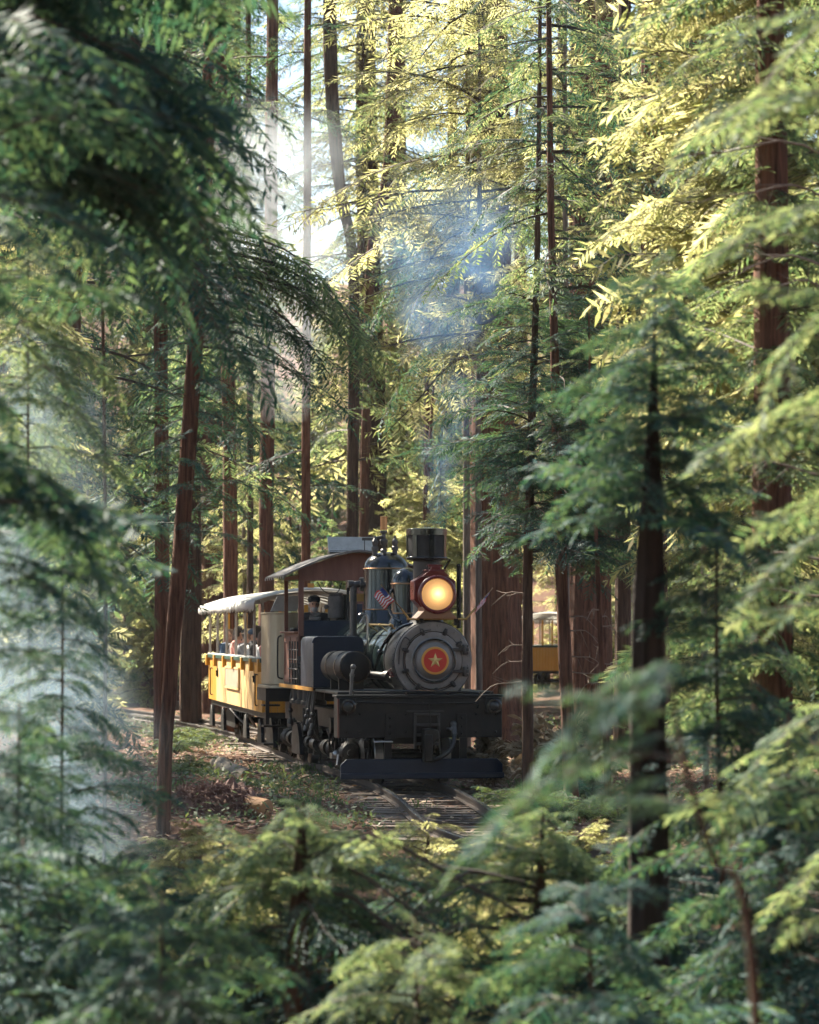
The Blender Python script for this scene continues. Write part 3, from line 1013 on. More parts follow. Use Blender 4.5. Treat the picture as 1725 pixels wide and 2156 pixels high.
near("large dark blue green redwood at upper left whose boughs reach in from the picture edge", -70, 24, 470, -200, 50, .95, .8, 'leaf_shade_teal', BR_HANG, .2, dirs=(.0, .7), pit=(-.2, .15), top=9)
near("second dark redwood at upper left behind the boughs, thin branches towards the two leaning trunks", 215, 27, 400, -160, 54, .75, .7, 'leaf_shade_teal', BR_NEAR, .02, pit=(-.3, .1), top=8.6)
near("sparse young redwood in bright mist at the left edge", 90, 21, 1150, 450, 44, .55, .4, 'leaf_mid', BR_NEAR, .018, lean=-30)
near("dark young redwood at the left edge beside the slender leaning tree", 120, 19, 1800, 1050, 52, .42, .15, 'leaf_shade_teal', BR_NEAR, .018, lean=10)
near("young redwood at lower left corner with spreading blue green sprays", 40, 16, 2160, 1480, 56, .8, .15, 'leaf_shade_teal', BR_NEAR, .02)
near("tall redwood with broad trunk among yellow green boughs at the right", 1622, 24, 1750, -150, 120, .62, .58, 'leaf_mid', BR_NEAR, .17, 'bark_red', pit=(-.25, .2), top=10, jit=.4)
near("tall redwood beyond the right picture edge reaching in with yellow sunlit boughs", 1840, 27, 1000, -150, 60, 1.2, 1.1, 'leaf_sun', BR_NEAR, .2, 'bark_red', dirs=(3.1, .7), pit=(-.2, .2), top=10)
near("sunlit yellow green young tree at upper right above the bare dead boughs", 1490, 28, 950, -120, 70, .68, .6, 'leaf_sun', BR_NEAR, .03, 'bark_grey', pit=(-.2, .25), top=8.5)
near("dark blue green young redwood right of the near black trunk", 1510, 17, 1750, 1060, 60, .6, .12, 'leaf_shade_teal', BR_NEAR, .02)
near("deep shaded young redwood at lower right corner", 1660, 16, 2200, 1500, 56, .8, .15, 'leaf_shade_teal', BR_NEAR, .02)
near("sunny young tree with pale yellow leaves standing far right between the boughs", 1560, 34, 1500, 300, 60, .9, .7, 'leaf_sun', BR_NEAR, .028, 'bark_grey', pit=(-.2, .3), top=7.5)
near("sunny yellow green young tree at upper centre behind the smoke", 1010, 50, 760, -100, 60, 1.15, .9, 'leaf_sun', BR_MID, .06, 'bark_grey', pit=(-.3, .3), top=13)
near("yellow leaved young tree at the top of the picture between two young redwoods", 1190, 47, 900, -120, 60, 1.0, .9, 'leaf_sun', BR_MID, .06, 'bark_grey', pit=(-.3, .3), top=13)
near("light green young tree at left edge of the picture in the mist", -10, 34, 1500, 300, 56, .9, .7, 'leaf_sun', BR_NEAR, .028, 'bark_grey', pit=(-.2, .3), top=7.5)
near("mid green young tree at the left behind the dark young redwood", 95, 31, 1750, 700, 60, .68, .5, 'leaf_shade_teal', BR_NEAR, .02, pit=(-.3, .2))
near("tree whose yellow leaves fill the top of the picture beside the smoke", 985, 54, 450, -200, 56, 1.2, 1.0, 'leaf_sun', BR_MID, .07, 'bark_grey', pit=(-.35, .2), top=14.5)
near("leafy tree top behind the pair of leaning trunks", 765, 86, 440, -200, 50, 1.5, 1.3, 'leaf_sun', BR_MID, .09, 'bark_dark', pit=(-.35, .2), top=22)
# near black trunk at the right of the clearing, and a leafy sapling close to the lens
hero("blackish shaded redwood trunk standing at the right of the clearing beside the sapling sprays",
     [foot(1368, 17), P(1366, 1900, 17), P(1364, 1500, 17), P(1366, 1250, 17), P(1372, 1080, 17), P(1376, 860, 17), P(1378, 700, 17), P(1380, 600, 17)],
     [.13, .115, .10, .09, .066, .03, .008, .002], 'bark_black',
     [(BR_NEAR, ring(80, 1120, 575, 17, .5, .16, pit=(-.2, .3)), 'leaf_shade_teal')])
hero("blurred green sapling close to the camera whose sprays cross the front beam of the locomotive",
     [foot(1640, 9.5), P(1590, 2100, 9.5), P(1500, 1800, 9.5), P(1440, 1600, 9.5), P(1410, 1400, 9.5), P(1404, 1330, 9.5)], [.018, .015, .012, .009, .006, .002], 'bark_dark',
     [(BR_NEAR, lambda f, b: [(*f(Z(py, 9.5) - b.z)[:2], Z(py, 9.5) - b.z, az, pt, s_, 0.1) for py, az, pt, s_ in
                              ((1410, 3.3, .02, .22), (1455, 3.5, -.10, .24), (1555, 3.3, -.02, .28), (1505, 3.1, -.05, .30), (1600, 3.12, .0, .48), (1440, 3.1, -.12, .34), (1640, 3.3, -.06, .26), (1700, 3.4, .0, .2), (1390, 4.3, -.1, .16), (1700, 2.6, .0, .2))], 'leaf_shade_teal')],
     name="sapling")
near("tall dense redwood left of the train that shades the side of the locomotive", 150, 51, 1120, -420, 90, 1.25, .9, 'leaf_shade_teal', BR_MID, .22, 'bark_red', pit=(-.35, .15), top=17)
# boughs close to the camera, from trees just outside the picture
near("redwood outside the right edge with large soft sprays reaching into the picture", 1930, 14, 1950, 150, 20, .62, .55, 'leaf_mid', BR_NEAR, .08, dirs=(3.14, .6), pit=(-.25, .25), top=5.6, jit=.35)
near("redwood outside the left edge with large soft blue green sprays reaching into the picture", -190, 14, 2150, 560, 28, .62, .55, 'leaf_shade_teal', BR_NEAR, .08, dirs=(.0, .6), pit=(-.3, .2), top=5.2, jit=.35)
near("dark redwood bough mass hanging in the upper left corner", -90, 15.5, 380, -160, 34, .8, .75, 'leaf_shade_teal', BR_NEAR, .08, dirs=(.0, .6), pit=(-.3, .1), top=6.2, jit=.35)
near("closest young redwood with big soft sprays at the bottom left", 330, 13, 2250, 1880, 24, .62, .2, 'leaf_shade_teal', BR_NEAR, .02, pit=(-.2, .3))
near("closest young redwood with big soft sprays at the bottom right", 1250, 13.5, 2250, 1850, 24, .62, .2, 'leaf_shade_teal', BR_NEAR, .02, pit=(-.2, .3))
near("closest green young redwood with big soft sprays at the bottom centre", 880, 14.5, 2250, 1930, 20, .55, .2, 'leaf_mid', BR_NEAR, .02, pit=(-.2, .3))
YOUNG = {lm: crown_mesh("crown", BR_NEAR, specs_cone(84, 2.6, 0.0, .85, .16, pit=(-.2, .35), power=2.2), M[lm], M['twig_dark']) for lm in ('leaf_shade_teal', 'leaf_mid', 'leaf_sun')}
YOUNGT = trunk_mesh("trunk", [(0, 0, -.2), (.02, 0, 2), (-.01, .01, 4), (0, 0, 5.0)], [.05, .036, .016, .003], M['bark_dark'], 10)
# young trees in the hollow below the track: crown tips below the rails
for i, (px, d, tip, lf) in enumerate([(130, 21, 1770, 'leaf_shade_teal'), (300, 19, 1735, 'leaf_shade_teal'), (470, 22, 1765, 'leaf_sun'), (590, 18, 1790, 'leaf_shade_teal'), (735, 23, 1752, 'leaf_shade_teal'), (850, 20, 1790, 'leaf_shade_teal'),
                                      (975, 24, 1758, 'leaf_sun'), (1075, 19, 1785, 'leaf_sun'), (1210, 21.5, 1742, 'leaf_shade_teal'), (1330, 18, 1765, 'leaf_shade_teal'), (1460, 20, 1740, 'leaf_shade_teal'),
                                      (390, 26, 1748, 'leaf_sun'), (660, 24.5, 1770, 'leaf_sun'), (560, 29, 1740, 'leaf_mid'), (900, 27.5, 1748, 'leaf_sun'), (800, 30, 1742, 'leaf_mid'), (1010, 28, 1745, 'leaf_mid'),
                                      (250, 29, 1735, 'leaf_mid'), (1120, 25, 1752, 'leaf_sun')]):
    labs = ["leftmost", "shaded blue green", "yellow", "dark narrow", "dusky teal", "dark spreading", "bright", "yellow green", "soft teal", "deep teal", "teal"]
    what = ["below the left mist", "under the slender leaning tree", "below the root pile", "left of the dark trunk", "right of the dark trunk", "below the left rail", "below the rails", "left of the thinner trunk",
            "right of the thinner trunk", "below the black trunk", "right of the black trunk"]
    f0 = foot(px, d)
    lab_ = f"{labs[i]} young redwood tip in the hollow {what[i]}" if i < 11 else "sunlit young tree in the hollow behind the first row of tips"
    t = empty("young_redwood", f0, R.uniform(0, 6.28), label=lab_, cat="tree", group="young trees in the hollow" if i < 11 else "sunlit young trees in the hollow")
    h = Z(tip + R.uniform(-25, 70), d) - f0.z
    w = R.uniform(.85, 1.15) * (1.0 if i < 11 else 1.15)
    link("trunk", YOUNGT, t, (0, 0, 0), (0, 0, 0), (1, 1, (h - .12) / 5.0))
    link("crown", YOUNG[lf], t, (0, 0, h - 2.6), (0, 0, 0), (w, w, 1))
for lab, px, d, pt, rad in [("dark young trunk with a leafy top in the hollow at lower left centre", 630, 17.5, 1745, .082), ("thinner dark young trunk with a leafy top in the hollow at lower right centre", 1136, 18.0, 1760, .05)]:
    f0 = foot(px - 12, d)
    t, b = tree(lab, None, "young_redwood", None, [f0, P(px - 6, 2200, d), P(px, 1950, d), P(px + 4, pt + 20, d), P(px + 9, pt - 60, d)], [rad * 1.15, rad, rad * .85, rad * .34, .003], 'bark_dark')
    ht = Z(pt, d) - b.z
    link("crown", crown_mesh("crown", BR_NEAR, specs_cone(34, ht + .16, ht - .42, .48, .12, path=path_of([f0, P(px - 6, 2200, d), P(px, 1950, d), P(px + 4, pt + 20, d), P(px + 9, pt - 60, d)], b), pit=(-.3, .35)), M['leaf_mid'], M['twig_dark']), t)
    link("crown", crown_mesh("crown", BR_HANG, specs_cone(15, ht - .1, ht - 1.3, .55, .62, path=path_of([f0, P(px - 6, 2200, d), P(px, 1950, d), P(px + 4, pt + 20, d), P(px + 9, pt - 60, d)], b), pit=(-.2, .2), jit=.4), M['leaf_shade_teal'], M['twig_dark']), t)
    twigs("branch", t, path_of([f0, P(px - 6, 2200, d), P(px, 1950, d), P(px + 4, pt, d)], b), [Z(y, d) - b.z for y in (1800, 1850, 1900, 1960, 2020, 2080)], M['twig_dark'], L=(.9, 1.6), az=(0 if px < 900 else 3.14, .8), n2=6, th=.016)

# leafy shrubs along the lip of the bank below the rails
for k in range(30):
    px = -20 + 1500 * (k + R.uniform(-.3, .3)) / 30
    d = R.uniform(29.5, 32.0)
    x = (px - CX) * d / F_PX
    if x > float(trk_x(d)) - .8:
        d = 26.5
        x = (px - CX) * d / F_PX
        if not clear_of_track(x, d, 1.0):
            continue
    top = Z(R.uniform(1728, 1790), d)
    s_ = R.uniform(.28, .36)
    h = .9 * 5.8 * s_
    o = link("shrub", BROADC[R.integers(3)], None, (x, d, top - h), (0, 0, R.uniform(0, 6)), (s_ * 1.2, s_ * 1.2, s_ * .9))
    tag(o, "leafy shrub along the lip of the bank below the rails", "shrub", "shrubs along the bank below the rails")
# dead boughs with light bark at the upper right, on a leafless young tree
hero("leafless young tree with pale dead boughs at the right edge", [foot(1760, 22), P(1755, 1500, 22), P(1750, 900, 22), P(1748, 400, 22), P(1744, 100, 22)], [.07, .06, .05, .04, .02], 'bark_grey',
     name="dead_tree", dead=([Z(y, 22) for y in (330, 420, 520, 610, 560, 1000, 1180, 1260)], dict(L=(.6, 1.35), az=(3.3, .5), n2=3, droop=.1)))

# ------------------------------------------------------------------ the locomotive (x = right in the picture, y = towards the train, z = up from the rail)
LOCO_YAW = math.radians(9.8)
loco = empty("steam_locomotive", (0.15, 42, 0), LOCO_YAW, label="black geared steam locomotive with lit headlight, grey smokebox door and red star plate", cat="locomotive")


def lp(name, mb, m, par=None, bevel=0.0, ang=38):
    return part(name, mb, m, par or loco, bevel, ang)


Xv, Yv, Zv = (1, 0, 0), (0, 1, 0), (0, 0, 1)
BX, BZ = 0.285, 1.738          # boiler axis
# frame and decks
mb = MB()
mb.box2((-.62, .35, .66), (-.47, 9.9, .95)).box2((.47, .35, .66), (.62, 9.9, .95))
for y in (1.9, 3.6, 5.2, 7.0, 8.8):
    mb.box2((-.47, y, .7), (.47, y + .14, .92))
lp("frame", mb, M['black'])
mb = MB()
mb.box2((-1.12, .34, 1.262), (1.12, 3.0, 1.30))
lp("front_deck", mb, M['black'], bevel=.006)
mb = MB()
mb.box2((-1.16, 2.6, 1.275), (-.5, 6.35, 1.315)).box2((.75, 3.0, 1.27), (1.12, 6.35, 1.31))
lp("running_board", mb, M['black'], bevel=.005)
mb = MB()
mb.box2((-1.185, 2.55, 1.268), (-1.162, 6.35, 1.322))
lp("running_board_edge", mb, M['ochre'])
# front beam
mb = MB()
mb.box2((-1.175, 0.0, .66), (1.175, .34, 1.225))
beam = lp("front_beam", mb, M['black'], bevel=.012)
mb = MB()
mb.box2((-1.195, -.03, 1.228), (1.195, .36, 1.262))
lp("beam_cap", mb, M['black'], beam, bevel=.006)
mb = MB()
mb.box2((-1.178, -.022, .665), (-1.15, -.002, 1.21))
lp("edge_strip", mb, M['cab_wood'], beam, bevel=.004)
for x0, x1 in ((-.5, -.36), (.52, .66)):
    mb = MB()
    mb.box2((x0, -.024, .64), (x1, -.003, 1.0))
    for z in (.72, .82, .94):
        mb.ball(((x0 + x1) / 2, -.026, z), .02, 8)
    lp("strap_plate", mb, M['black'], beam, bevel=.004)
mb = MB()
for x in (-1.05, -.86, -.2, .28, .8, 1.08):
    for z in (.74, .99):
        mb.ball((x, -.004, z), .019, 8)
lp("bolt_heads", mb, M['black'], beam)
mb = MB()
mb.tube(curve_pts([(-.9, -.005, 1.15), (-.9, -.07, 1.16), (-.86, -.075, 1.165), (-.3, -.078, 1.148), (0, -.08, 1.142), (.4, -.078, 1.146), (.78, -.075, 1.15), (.82, -.07, 1.12), (.82, -.005, 1.08)], 4), .014, 8)
for x in (-.3, .05, .5):
    mb.cyl((x, -.005, 1.147), (x, -.075, 1.147), .012, n=8)
    mb.cyl((x, -.002, 1.147), (x, -.015, 1.147), .026, n=10)
lp("grab_rail", mb, M['black'])
mb = MB()
mb.tube(curve_pts([(-.95, .03, 1.26), (-.95, .03, 1.31), (-.92, .02, 1.325), (-.2, .01, 1.318), (.5, .01, 1.305), (.82, .02, 1.30), (.84, .03, 1.26)], 4), .013, 8)
for x in (-.2, .4):
    mb.cyl((x, .01, 1.262), (x, .01, 1.31), .01, n=8)
lp("grab_rail", mb, M['gloss_black'])
mb = MB()
mb.tube(curve_pts([(-.965, .04, .9), (-.98, .03, 1.2), (-.97, .03, 1.45), (-.955, .03, 1.6), (-.93, .05, 1.66)], 5), .024, 10)
mb.ball((-.945, .04, 1.655), .042, 12).cyl((-.965, .04, 1.52), (-.958, .04, 1.56), .034, n=10)
lp("lever", mb, M['pipe'])
for x in (-1.035, 1.045):
    mb = MB()
    mb.box2((x - .115, -.06, 1.0), (x + .115, -.003, 1.222))
    o = lp("marker_light", mb, M['black'], bevel=.008)
    mb = MB()
    mb.lathe([(.098, 0), (.104, .02), (.104, .06), (.085, .064), (.082, .05)], (x, -.061, 1.105), (0, -1, 0), 24)
    lp("lamp_rim", mb, M['gloss_black'], o)
    mb = MB()
    mb.lathe([(.083, 0), (.07, .018), (.04, .03), (0, .034)], (x, -.10, 1.105), (0, -1, 0), 20)
    lp("lens", mb, M['glass'], o)
# coupler
mb = MB()
for z in (.99, .84, .70, .575):
    mb.box2((-.085, -.10, z - .02), (.255, -.026, z + .02))
for x in (-.10, .235):
    mb.box2((x, -.09, .50), (x + .035, -.0255, 1.01))
for z in (1.03,):
    mb.box2((-.2, -.05, z - .012), (.33, -.028, z + .016))
cpl = lp("coupler", mb, M['graphite_dark'], bevel=.008)
mb = MB()
mb.prism([(-.06, -.13), (.05, -.13), (.06, -.05), (.12, .0), (.16, .07), (.14, .16), (.04, .18), (-.06, .17)], (.06, -.33, .62), Xv, Zv, (0, .24, 0))
mb.box2((.0, -.36, .33), (.12, -.14, .72))
lp("knuckle", mb, M['iron'], cpl, bevel=.018)
mb = MB()
mb.tube([(.12, -.05, 1.13), (.115, -.09, 1.08), (.13, -.1, .9), (.12, -.12, .75)], .008, 6)
lp("chain", mb, M['iron'], cpl)
mb = MB()
mb.tube(curve_pts([(.47, -.04, .80), (.47, -.10, .72), (.44, -.16, .58), (.36, -.2, .46), (.22, -.2, .38), (.08, -.18, .345)], 6), .03, 10)
lp("air_hose", mb, M['graphite_dark'])
mb = MB()
mb.cyl((.47, -.03, .84), (.47, -.10, .70), .042, n=12).tube([(.44, -.08, .80), (.40, -.1, .77)], .02, 8).cyl((.36, -.07, .79), (.42, -.07, .79), .014, n=8).ball((.47, -.03, .85), .05, 10)
lp("hose_valve", mb, M['pipe'])
mb = MB()
mb.box2((-.68, -.2, .605), (-.42, -.026, .622))
lp("step", mb, M['zinc'], bevel=.003)
# pilot board
mb = MB()
mb.prism([(-1.15, .09), (1.15, .09), (1.15, .29), (1.07, .37), (-1.07, .37), (-1.15, .29)], (.0, -.16, 0), Xv, Zv, (0, .06, 0))
pil = lp("pilot_board", mb, M['navy'], bevel=.006)
mb = MB()
mb.box2((-1.16, -.23, .10), (1.16, -.163, .175))
lp("pilot_lip", mb, M['navy'], pil, bevel=.01)
for x in (-.47, .6):
    mb = MB()
    mb.box2((x - .05, -.09, .2), (x + .05, -.03, .66))
    mb.tube([(x, -.04, .3), (x + .1, .4, .64)], .025, 6)
    lp("brace", mb, M['black'], pil)
# trucks: axles, wheels, side frames, bevel gears


def truck(y0):
    for k, y in enumerate((y0, y0 + 1.3)):
        for sx in (-1, 1):
            mb = MB()
            x = sx * .475
            mb.lathe([(.05, -.09), (.10, -.09), (.11, -.05), (.26, -.035), (.30, -.07), (.36, -.075), (.365, .055), (.385, .06), (.39, .085), (.30, .085), (.27, .03), (.12, .05), (.11, .09), (.05, .09)], (x, y, .36), (-sx, 0, 0), 36)
            w = lp("wheel", mb, M['iron'], ang=30)
            mb = MB()
            mb.lathe([(.366, -.075), (.372, -.07), (.372, .05)], (x, y, .36), (-sx, 0, 0), 36)
            lp("tyre", mb, M['steel'], w)
        mb = MB()
        mb.cyl((-.6, y, .36), (.6, y, .36), .06, n=14)
        lp("axle", mb, M['iron'])
        mb = MB()
        mb.lathe([(.34, 0), (.34, .05), (.2, .12), (.12, .12), (.12, .0)], (-.60, y, .36), (-1, 0, 0), 40)
        for j in range(36):
            a = 2 * math.pi * j / 36
            mb.box((-.665, y + .30 * math.cos(a), .36 + .30 * math.sin(a)), (.05, .02, .05), (-a, 0, 0))
        lp("bevel_gear", mb, M['iron'])
    mb = MB()
    for sx in (-1, 1):
        x = sx * .66
        mb.box2((x - .04, y0 - .32, .50), (x + .04, y0 + 1.62, .60)).box2((x - .04, y0 - .2, .14), (x + .04, y0 + 1.5, .20))
        for y in (y0, y0 + 1.3):
            mb.box2((x - .06, y - .11, .22), (x + .06, y + .11, .498))
        for j in range(3):
            mb.lathe([(.05, 0), (.05, .25)], (x, y0 + .45 + .2 * j, .22), Zv, 10)
    mb.box2((-.7, y0 + .5, .52), (.7, y0 + .8, .64))
    lp("truck_frame", mb, M['black'])


truck(.95)
truck(7.4)
# line shaft with universal joints along the engine side
mb = MB()
mb.cyl((-.86, .8, .42), (-.86, 9.1, .42), .045, n=12)
for y in (2.9, 3.1, 4.0, 6.9, 7.0):
    mb.lathe([(.06, -.09), (.12, -.09), (.12, .09), (.06, .09)], (-.86, y, .42), Yv, 16)
for y in (.95, 2.25, 7.4, 8.7):
    mb.lathe([(.05, -.05), (.13, -.03), (.17, .05), (.06, .09)], (-.84, y, .42), Yv, 18)
for y in (1.25, 1.95, 7.7, 8.4):
    mb.box2((-.93, y - .07, .30), (-.68, y + .07, .54))
lp("line_shaft", mb, M['iron'])
mb = MB()
for y in (4.35, 4.95, 5.55):
    mb.box((-.86, y, .42), (.09, .12, .34)).cyl((-.86, y - .14, .42), (-.86, y + .14, .42), .1, n=14).tube([(-.86, y, .52), (-.88, y, .95)], [.05, .035], 10)
lp("crankshaft", mb, M['iron'])
for y in (4.35, 4.95, 5.55):
    mb = MB()
    mb.lathe([(.2, 0), (.2, .06), (.17, .08), (.17, .55), (.2, .57), (.2, .63), (.08, .64), (.08, .74), (0, .75)], (-.9, y, 1.02), Zv, 22)
    lp("cylinder", mb, M['black'])
mb = MB()
mb.cyl((-1.0, 2.0, .62), (-.66, 2.0, .78), .11, n=16)
for k in range(6):
    mb.tube([(-1.0 + .045 * k, 1.88, .75 - .02 * k), (-1.02 + .05 * k, 1.85, .55), (-1.0 + .05 * k, 1.95, .40)], .018, 6)
mb.lathe([(.12, 0), (.12, .32)], (-1.02, 1.8, .78), Xv, 18)
lp("brake_cylinder", mb, M['iron'])
mb = MB()
mb.box2((-1.0, 1.75, .3), (-.75, 1.95, .38)).tube([(-.9, 1.7, .35), (-.95, 1.5, .2)], .03, 8).ball((-.92, 1.78, .36), .07, 10).ball((-.82, 1.74, .34), .06, 10)
lp("brake_shoe", mb, M['steel'])
for k, (y, z) in enumerate(((3.3, 1.1), (3.5, 1.0), (3.75, 1.15), (4.0, 1.05), (5.9, 1.1))):
    mb = MB()
    mb.tube(curve_pts([(-1.02, y, 1.27), (-1.06, y + .03, z - .2), (-1.0, y + .1, .62), (-.92, y + .15, .5)], 5), .022, 8)
    mb.ball((-1.055, y + .03, z - .2), .045, 8).cyl((-1.06, y + .05, z - .42), (-1.04, y + .05, z - .34), .05, n=10)
    lp("linkage_rod", mb, M['graphite_dark'])
# smokebox, door and boiler
mb = MB()
mb.lathe([(.545, .02), (.568, .03), (.568, .14), (.556, .145), (.556, .9), (.57, .905), (.57, .96), (.552, .965)], (BX, .55, BZ), Yv, 64)
for y in (.64, 1.48):
    for j in range(40):
        a = 2 * math.pi * j / 40
        mb.ball((BX + .566 * math.cos(a), y, BZ + .566 * math.sin(a)), .011, 6)
smoke_box = lp("smokebox", mb, M['graphite_dark'])
mb = MB()
mb.lathe([(.0, .05), (.545, .05), (.555, .03), (.555, -.0), (.545, -.012), (.42, -.014), (.415, -.006), (.0, -.004)], (BX, .55, BZ), Yv, 72)
for j in range(24):
    a = 2 * math.pi * (j + .5) / 24
    mb.ball((BX + .505 * math.cos(a), .537, BZ + .505 * math.sin(a)), .014, 8)
front = lp("smokebox_front", mb, M['graphite'])
mb = MB()
mb.lathe([(.405, 0), (.412, -.012), (.405, -.03), (.385, -.036), (.335, -.04), (.33, -.05), (.318, -.07), (.30, -.075), (.285, -.06), (.27, -.055), (.262, -.06), (.25, -.085), (.2, -.118), (.15, -.132), (0, -.138)], (BX, .535, BZ), Yv, 72)
door = lp("smokebox_door", mb, M['graphite'], ang=50)
mb = MB()
mb.torus((BX, .468, BZ), .302, .014, Yv, 64, 8)
lp("dome_ring", mb, M['gloss_black'], door)
mb = MB()
mb.torus((BX, .522, BZ), .412, .007, Yv, 64, 6)
lp("door_seal", mb, M['gloss_black'], door)
mb = MB()
mb.lathe([(.198, 0), (.20, -.01), (.195, -.022), (.168, -.024), (.165, -.016), (0, -.016)], (BX, .405, BZ), Yv, 48)
plate = lp("star_plate", mb, M['ochre'], door)
mb = MB()
mb.lathe([(.166, .0), (.166, -.006), (0, -.006)], (BX, .388, BZ), Yv, 48)
lp("red_disc", mb, M['red'], door)
pts = []
for j in range(10):
    a = math.pi / 2 + math.pi * j / 5
    r_ = .112 if j % 2 == 0 else .044
    pts.append((r_ * math.cos(a), r_ * math.sin(a)))
mb = MB()
vs = [(BX + a, .380, BZ + b) for a, b in pts] + [(BX, .362, BZ)] + [(BX + a, .383, BZ + b) for a, b in pts]
fs = [((j + 1) % 10, j, 10) for j in range(10)] + [(j, (j + 1) % 10, 11 + (j + 1) % 10, 11 + j) for j in range(10)]
mb.add(vs, fs)
lp("star", mb, M['gold'], door, ang=5)
for j, a in enumerate((112, 68, 160, 200, 238, 275, 310, 33)):
    a = math.radians(a)
    cx_, cz_ = BX + .435 * math.cos(a), BZ + .435 * math.sin(a)
    mb = MB()
    mb.box((cx_, .51, cz_), (.10, .045, .045), (0, -a, 0)).cyl((cx_, .53, cz_), (cx_, .462, cz_), .026, n=10).cyl((cx_, .50, cz_), (cx_, .482, cz_), .036, n=6)
    lp("door_clamp", mb, M['graphite_dark'], door, bevel=.005)
mb = MB()
for (a0, a1) in ((150, 95), (200, 165), (275, 205), (315, 275)):
    mb.tube([(BX + .44 * math.cos(math.radians(a)), .525, BZ + .44 * math.sin(math.radians(a))) for a in np.linspace(a0, a1, 9)], .008, 6)
lp("clamp_chain", mb, M['graphite_dark'], door)
for z in (.155, -.155):
    mb = MB()
    mb.box2((BX + .25, .455, BZ + z - .022), (BX + .50, .50, BZ + z + .022))
    mb.cyl((BX + .44, .47, BZ + z - .065), (BX + .44, .47, BZ + z + .065), .03, n=12).box2((BX + .42, .49, BZ + z - .07), (BX + .50, .535, BZ + z - .035)).box2((BX + .42, .49, BZ + z + .035), (BX + .50, .535, BZ + z + .07))
    lp("hinge", mb, M['graphite_dark'], door, bevel=.005)
mb = MB()
mb.tube(curve_pts([(BX - .50, .53, BZ - .05), (BX - .49, .52, BZ + .16), (BX - .43, .51, BZ + .32), (BX - .36, .50, BZ + .30), (BX - .34, .51, BZ + .24)], 5), .009, 6)
lp("air_line", mb, M['graphite_dark'])
mb = MB()
mb.box2((BX - .42, .62, 1.3), (BX + .42, 1.4, 1.5))
lp("saddle", mb, M['black'])
mb = MB()
mb.lathe([(.535, 1.0), (.545, 1.02), (.545, 2.9), (.62, 3.9), (.64, 4.1), (.64, 6.0)], (BX, .5, BZ), Yv, 56)
boil = lp("boiler", mb, M['boiler'])
for y, r_ in ((1.9, .549), (2.7, .549), (3.3, .552), (4.7, .644), (5.6, .644)):
    mb = MB()
    mb.lathe([(r_ - .004, -.025), (r_ + .006, -.025), (r_ + .006, .025), (r_ - .004, .025)], (BX, y, BZ), Yv, 56)
    lp("boiler_band", mb, M['gloss_black'], boil)
# headlight on its pedestal
HX, HZ = .326, 2.677
mb = MB()
mb.prism([(-.30, .0), (.30, .0), (.25, .045), (.19, .11), (.19, .18), (-.19, .18), (-.19, .11), (-.25, .045)], (HX, .46, 2.335), Xv, Zv, (0, .5, 0))
lp("headlight_pedestal", mb, M['pedestal'], bevel=.006)
mb = MB()
oct_ = [(.30, .2), (.30, -.07), (.2, -.18), (-.2, -.18), (-.30, -.07), (-.30, .2), (-.2, .255), (.2, .255)]
mb.prism(oct_, (HX, .64, HZ), Xv, Zv, (0, .34, 0))
head = lp("headlight", mb, M['maroon'], bevel=.012)
mb = MB()
mb.lathe([(.235, .145), (.25, .145), (.255, .0), (.275, -.02), (.278, -.06), (.262, -.085), (.248, -.09), (.228, -.08), (.223, -.05), (.223, -.03), (.235, .145)], (HX, .498, HZ), Yv, 56, caps=False)
lp("rim", mb, M['maroon'], head)
mb = MB()
mb.box2((HX - .07, .56, HZ + .258), (HX + .07, .80, HZ + .40)).box2((HX - .15, .54, HZ + .34), (HX + .15, .82, HZ + .36)).box2((HX - .1, .6, HZ + .40), (HX + .1, .76, HZ + .43))
mb.prism([(-.2, 0), (.2, 0), (.1, .09), (-.1, .09)], (HX, .52, HZ + .256), Xv, Zv, (0, .4, 0))
lp("vent", mb, M['maroon'], head, bevel=.005)
mb = MB()
mb.lathe([(0, .13), (.06, .122), (.12, .095), (.18, .045), (.221, -.035)], (HX, .498, HZ), Yv, 40, caps=False)
lp("reflector", mb, mat("silvered_reflector", (.82, .62, .36), 0.38, 0.85, (.9, .72, .45), 6, .1, 30), head)


def emit(name, col, s):
    m, nt, b = nodes_of(name)
    b.inputs["Emission Color"].default_value = (*col, 1)
    b.inputs["Emission Strength"].default_value = s
    b.inputs["Base Color"].default_value = (.8, .6, .4, 1)
    return m


mb = MB()
mb.ball((HX + .005, .498, HZ + .012), .030, 14)
lp("bulb", mb, emit("lamp_filament", (1.0, .70, .38), 11.0), head)
mlens, nt, b = nodes_of("headlight_lens")
b.inputs["Base Color"].default_value = (.9, .8, .62, 1)
b.inputs["Roughness"].default_value = .12
b.inputs["Transmission Weight"].default_value = 0.0
tr = nt.nodes.new("ShaderNodeBsdfTranslucent")
tr.inputs[0].default_value = (.95, .72, .42, 1)
mx = nt.nodes.new("ShaderNodeMixShader")
mx.inputs[0].default_value = .72
nt.links.new(b.outputs[0], mx.inputs[1])
nt.links.new(tr.outputs[0], mx.inputs[2])
nt.links.new(mx.outputs[0], nt.nodes["Material Output"].inputs["Surface"])
mb = MB()
mb.lathe([(.221, -.052), (.2, -.062), (.15, -.074), (.08, -.082), (0, -.085)], (HX, .498, HZ), Yv, 48, caps=False)
lp("lens", mb, mlens, head)
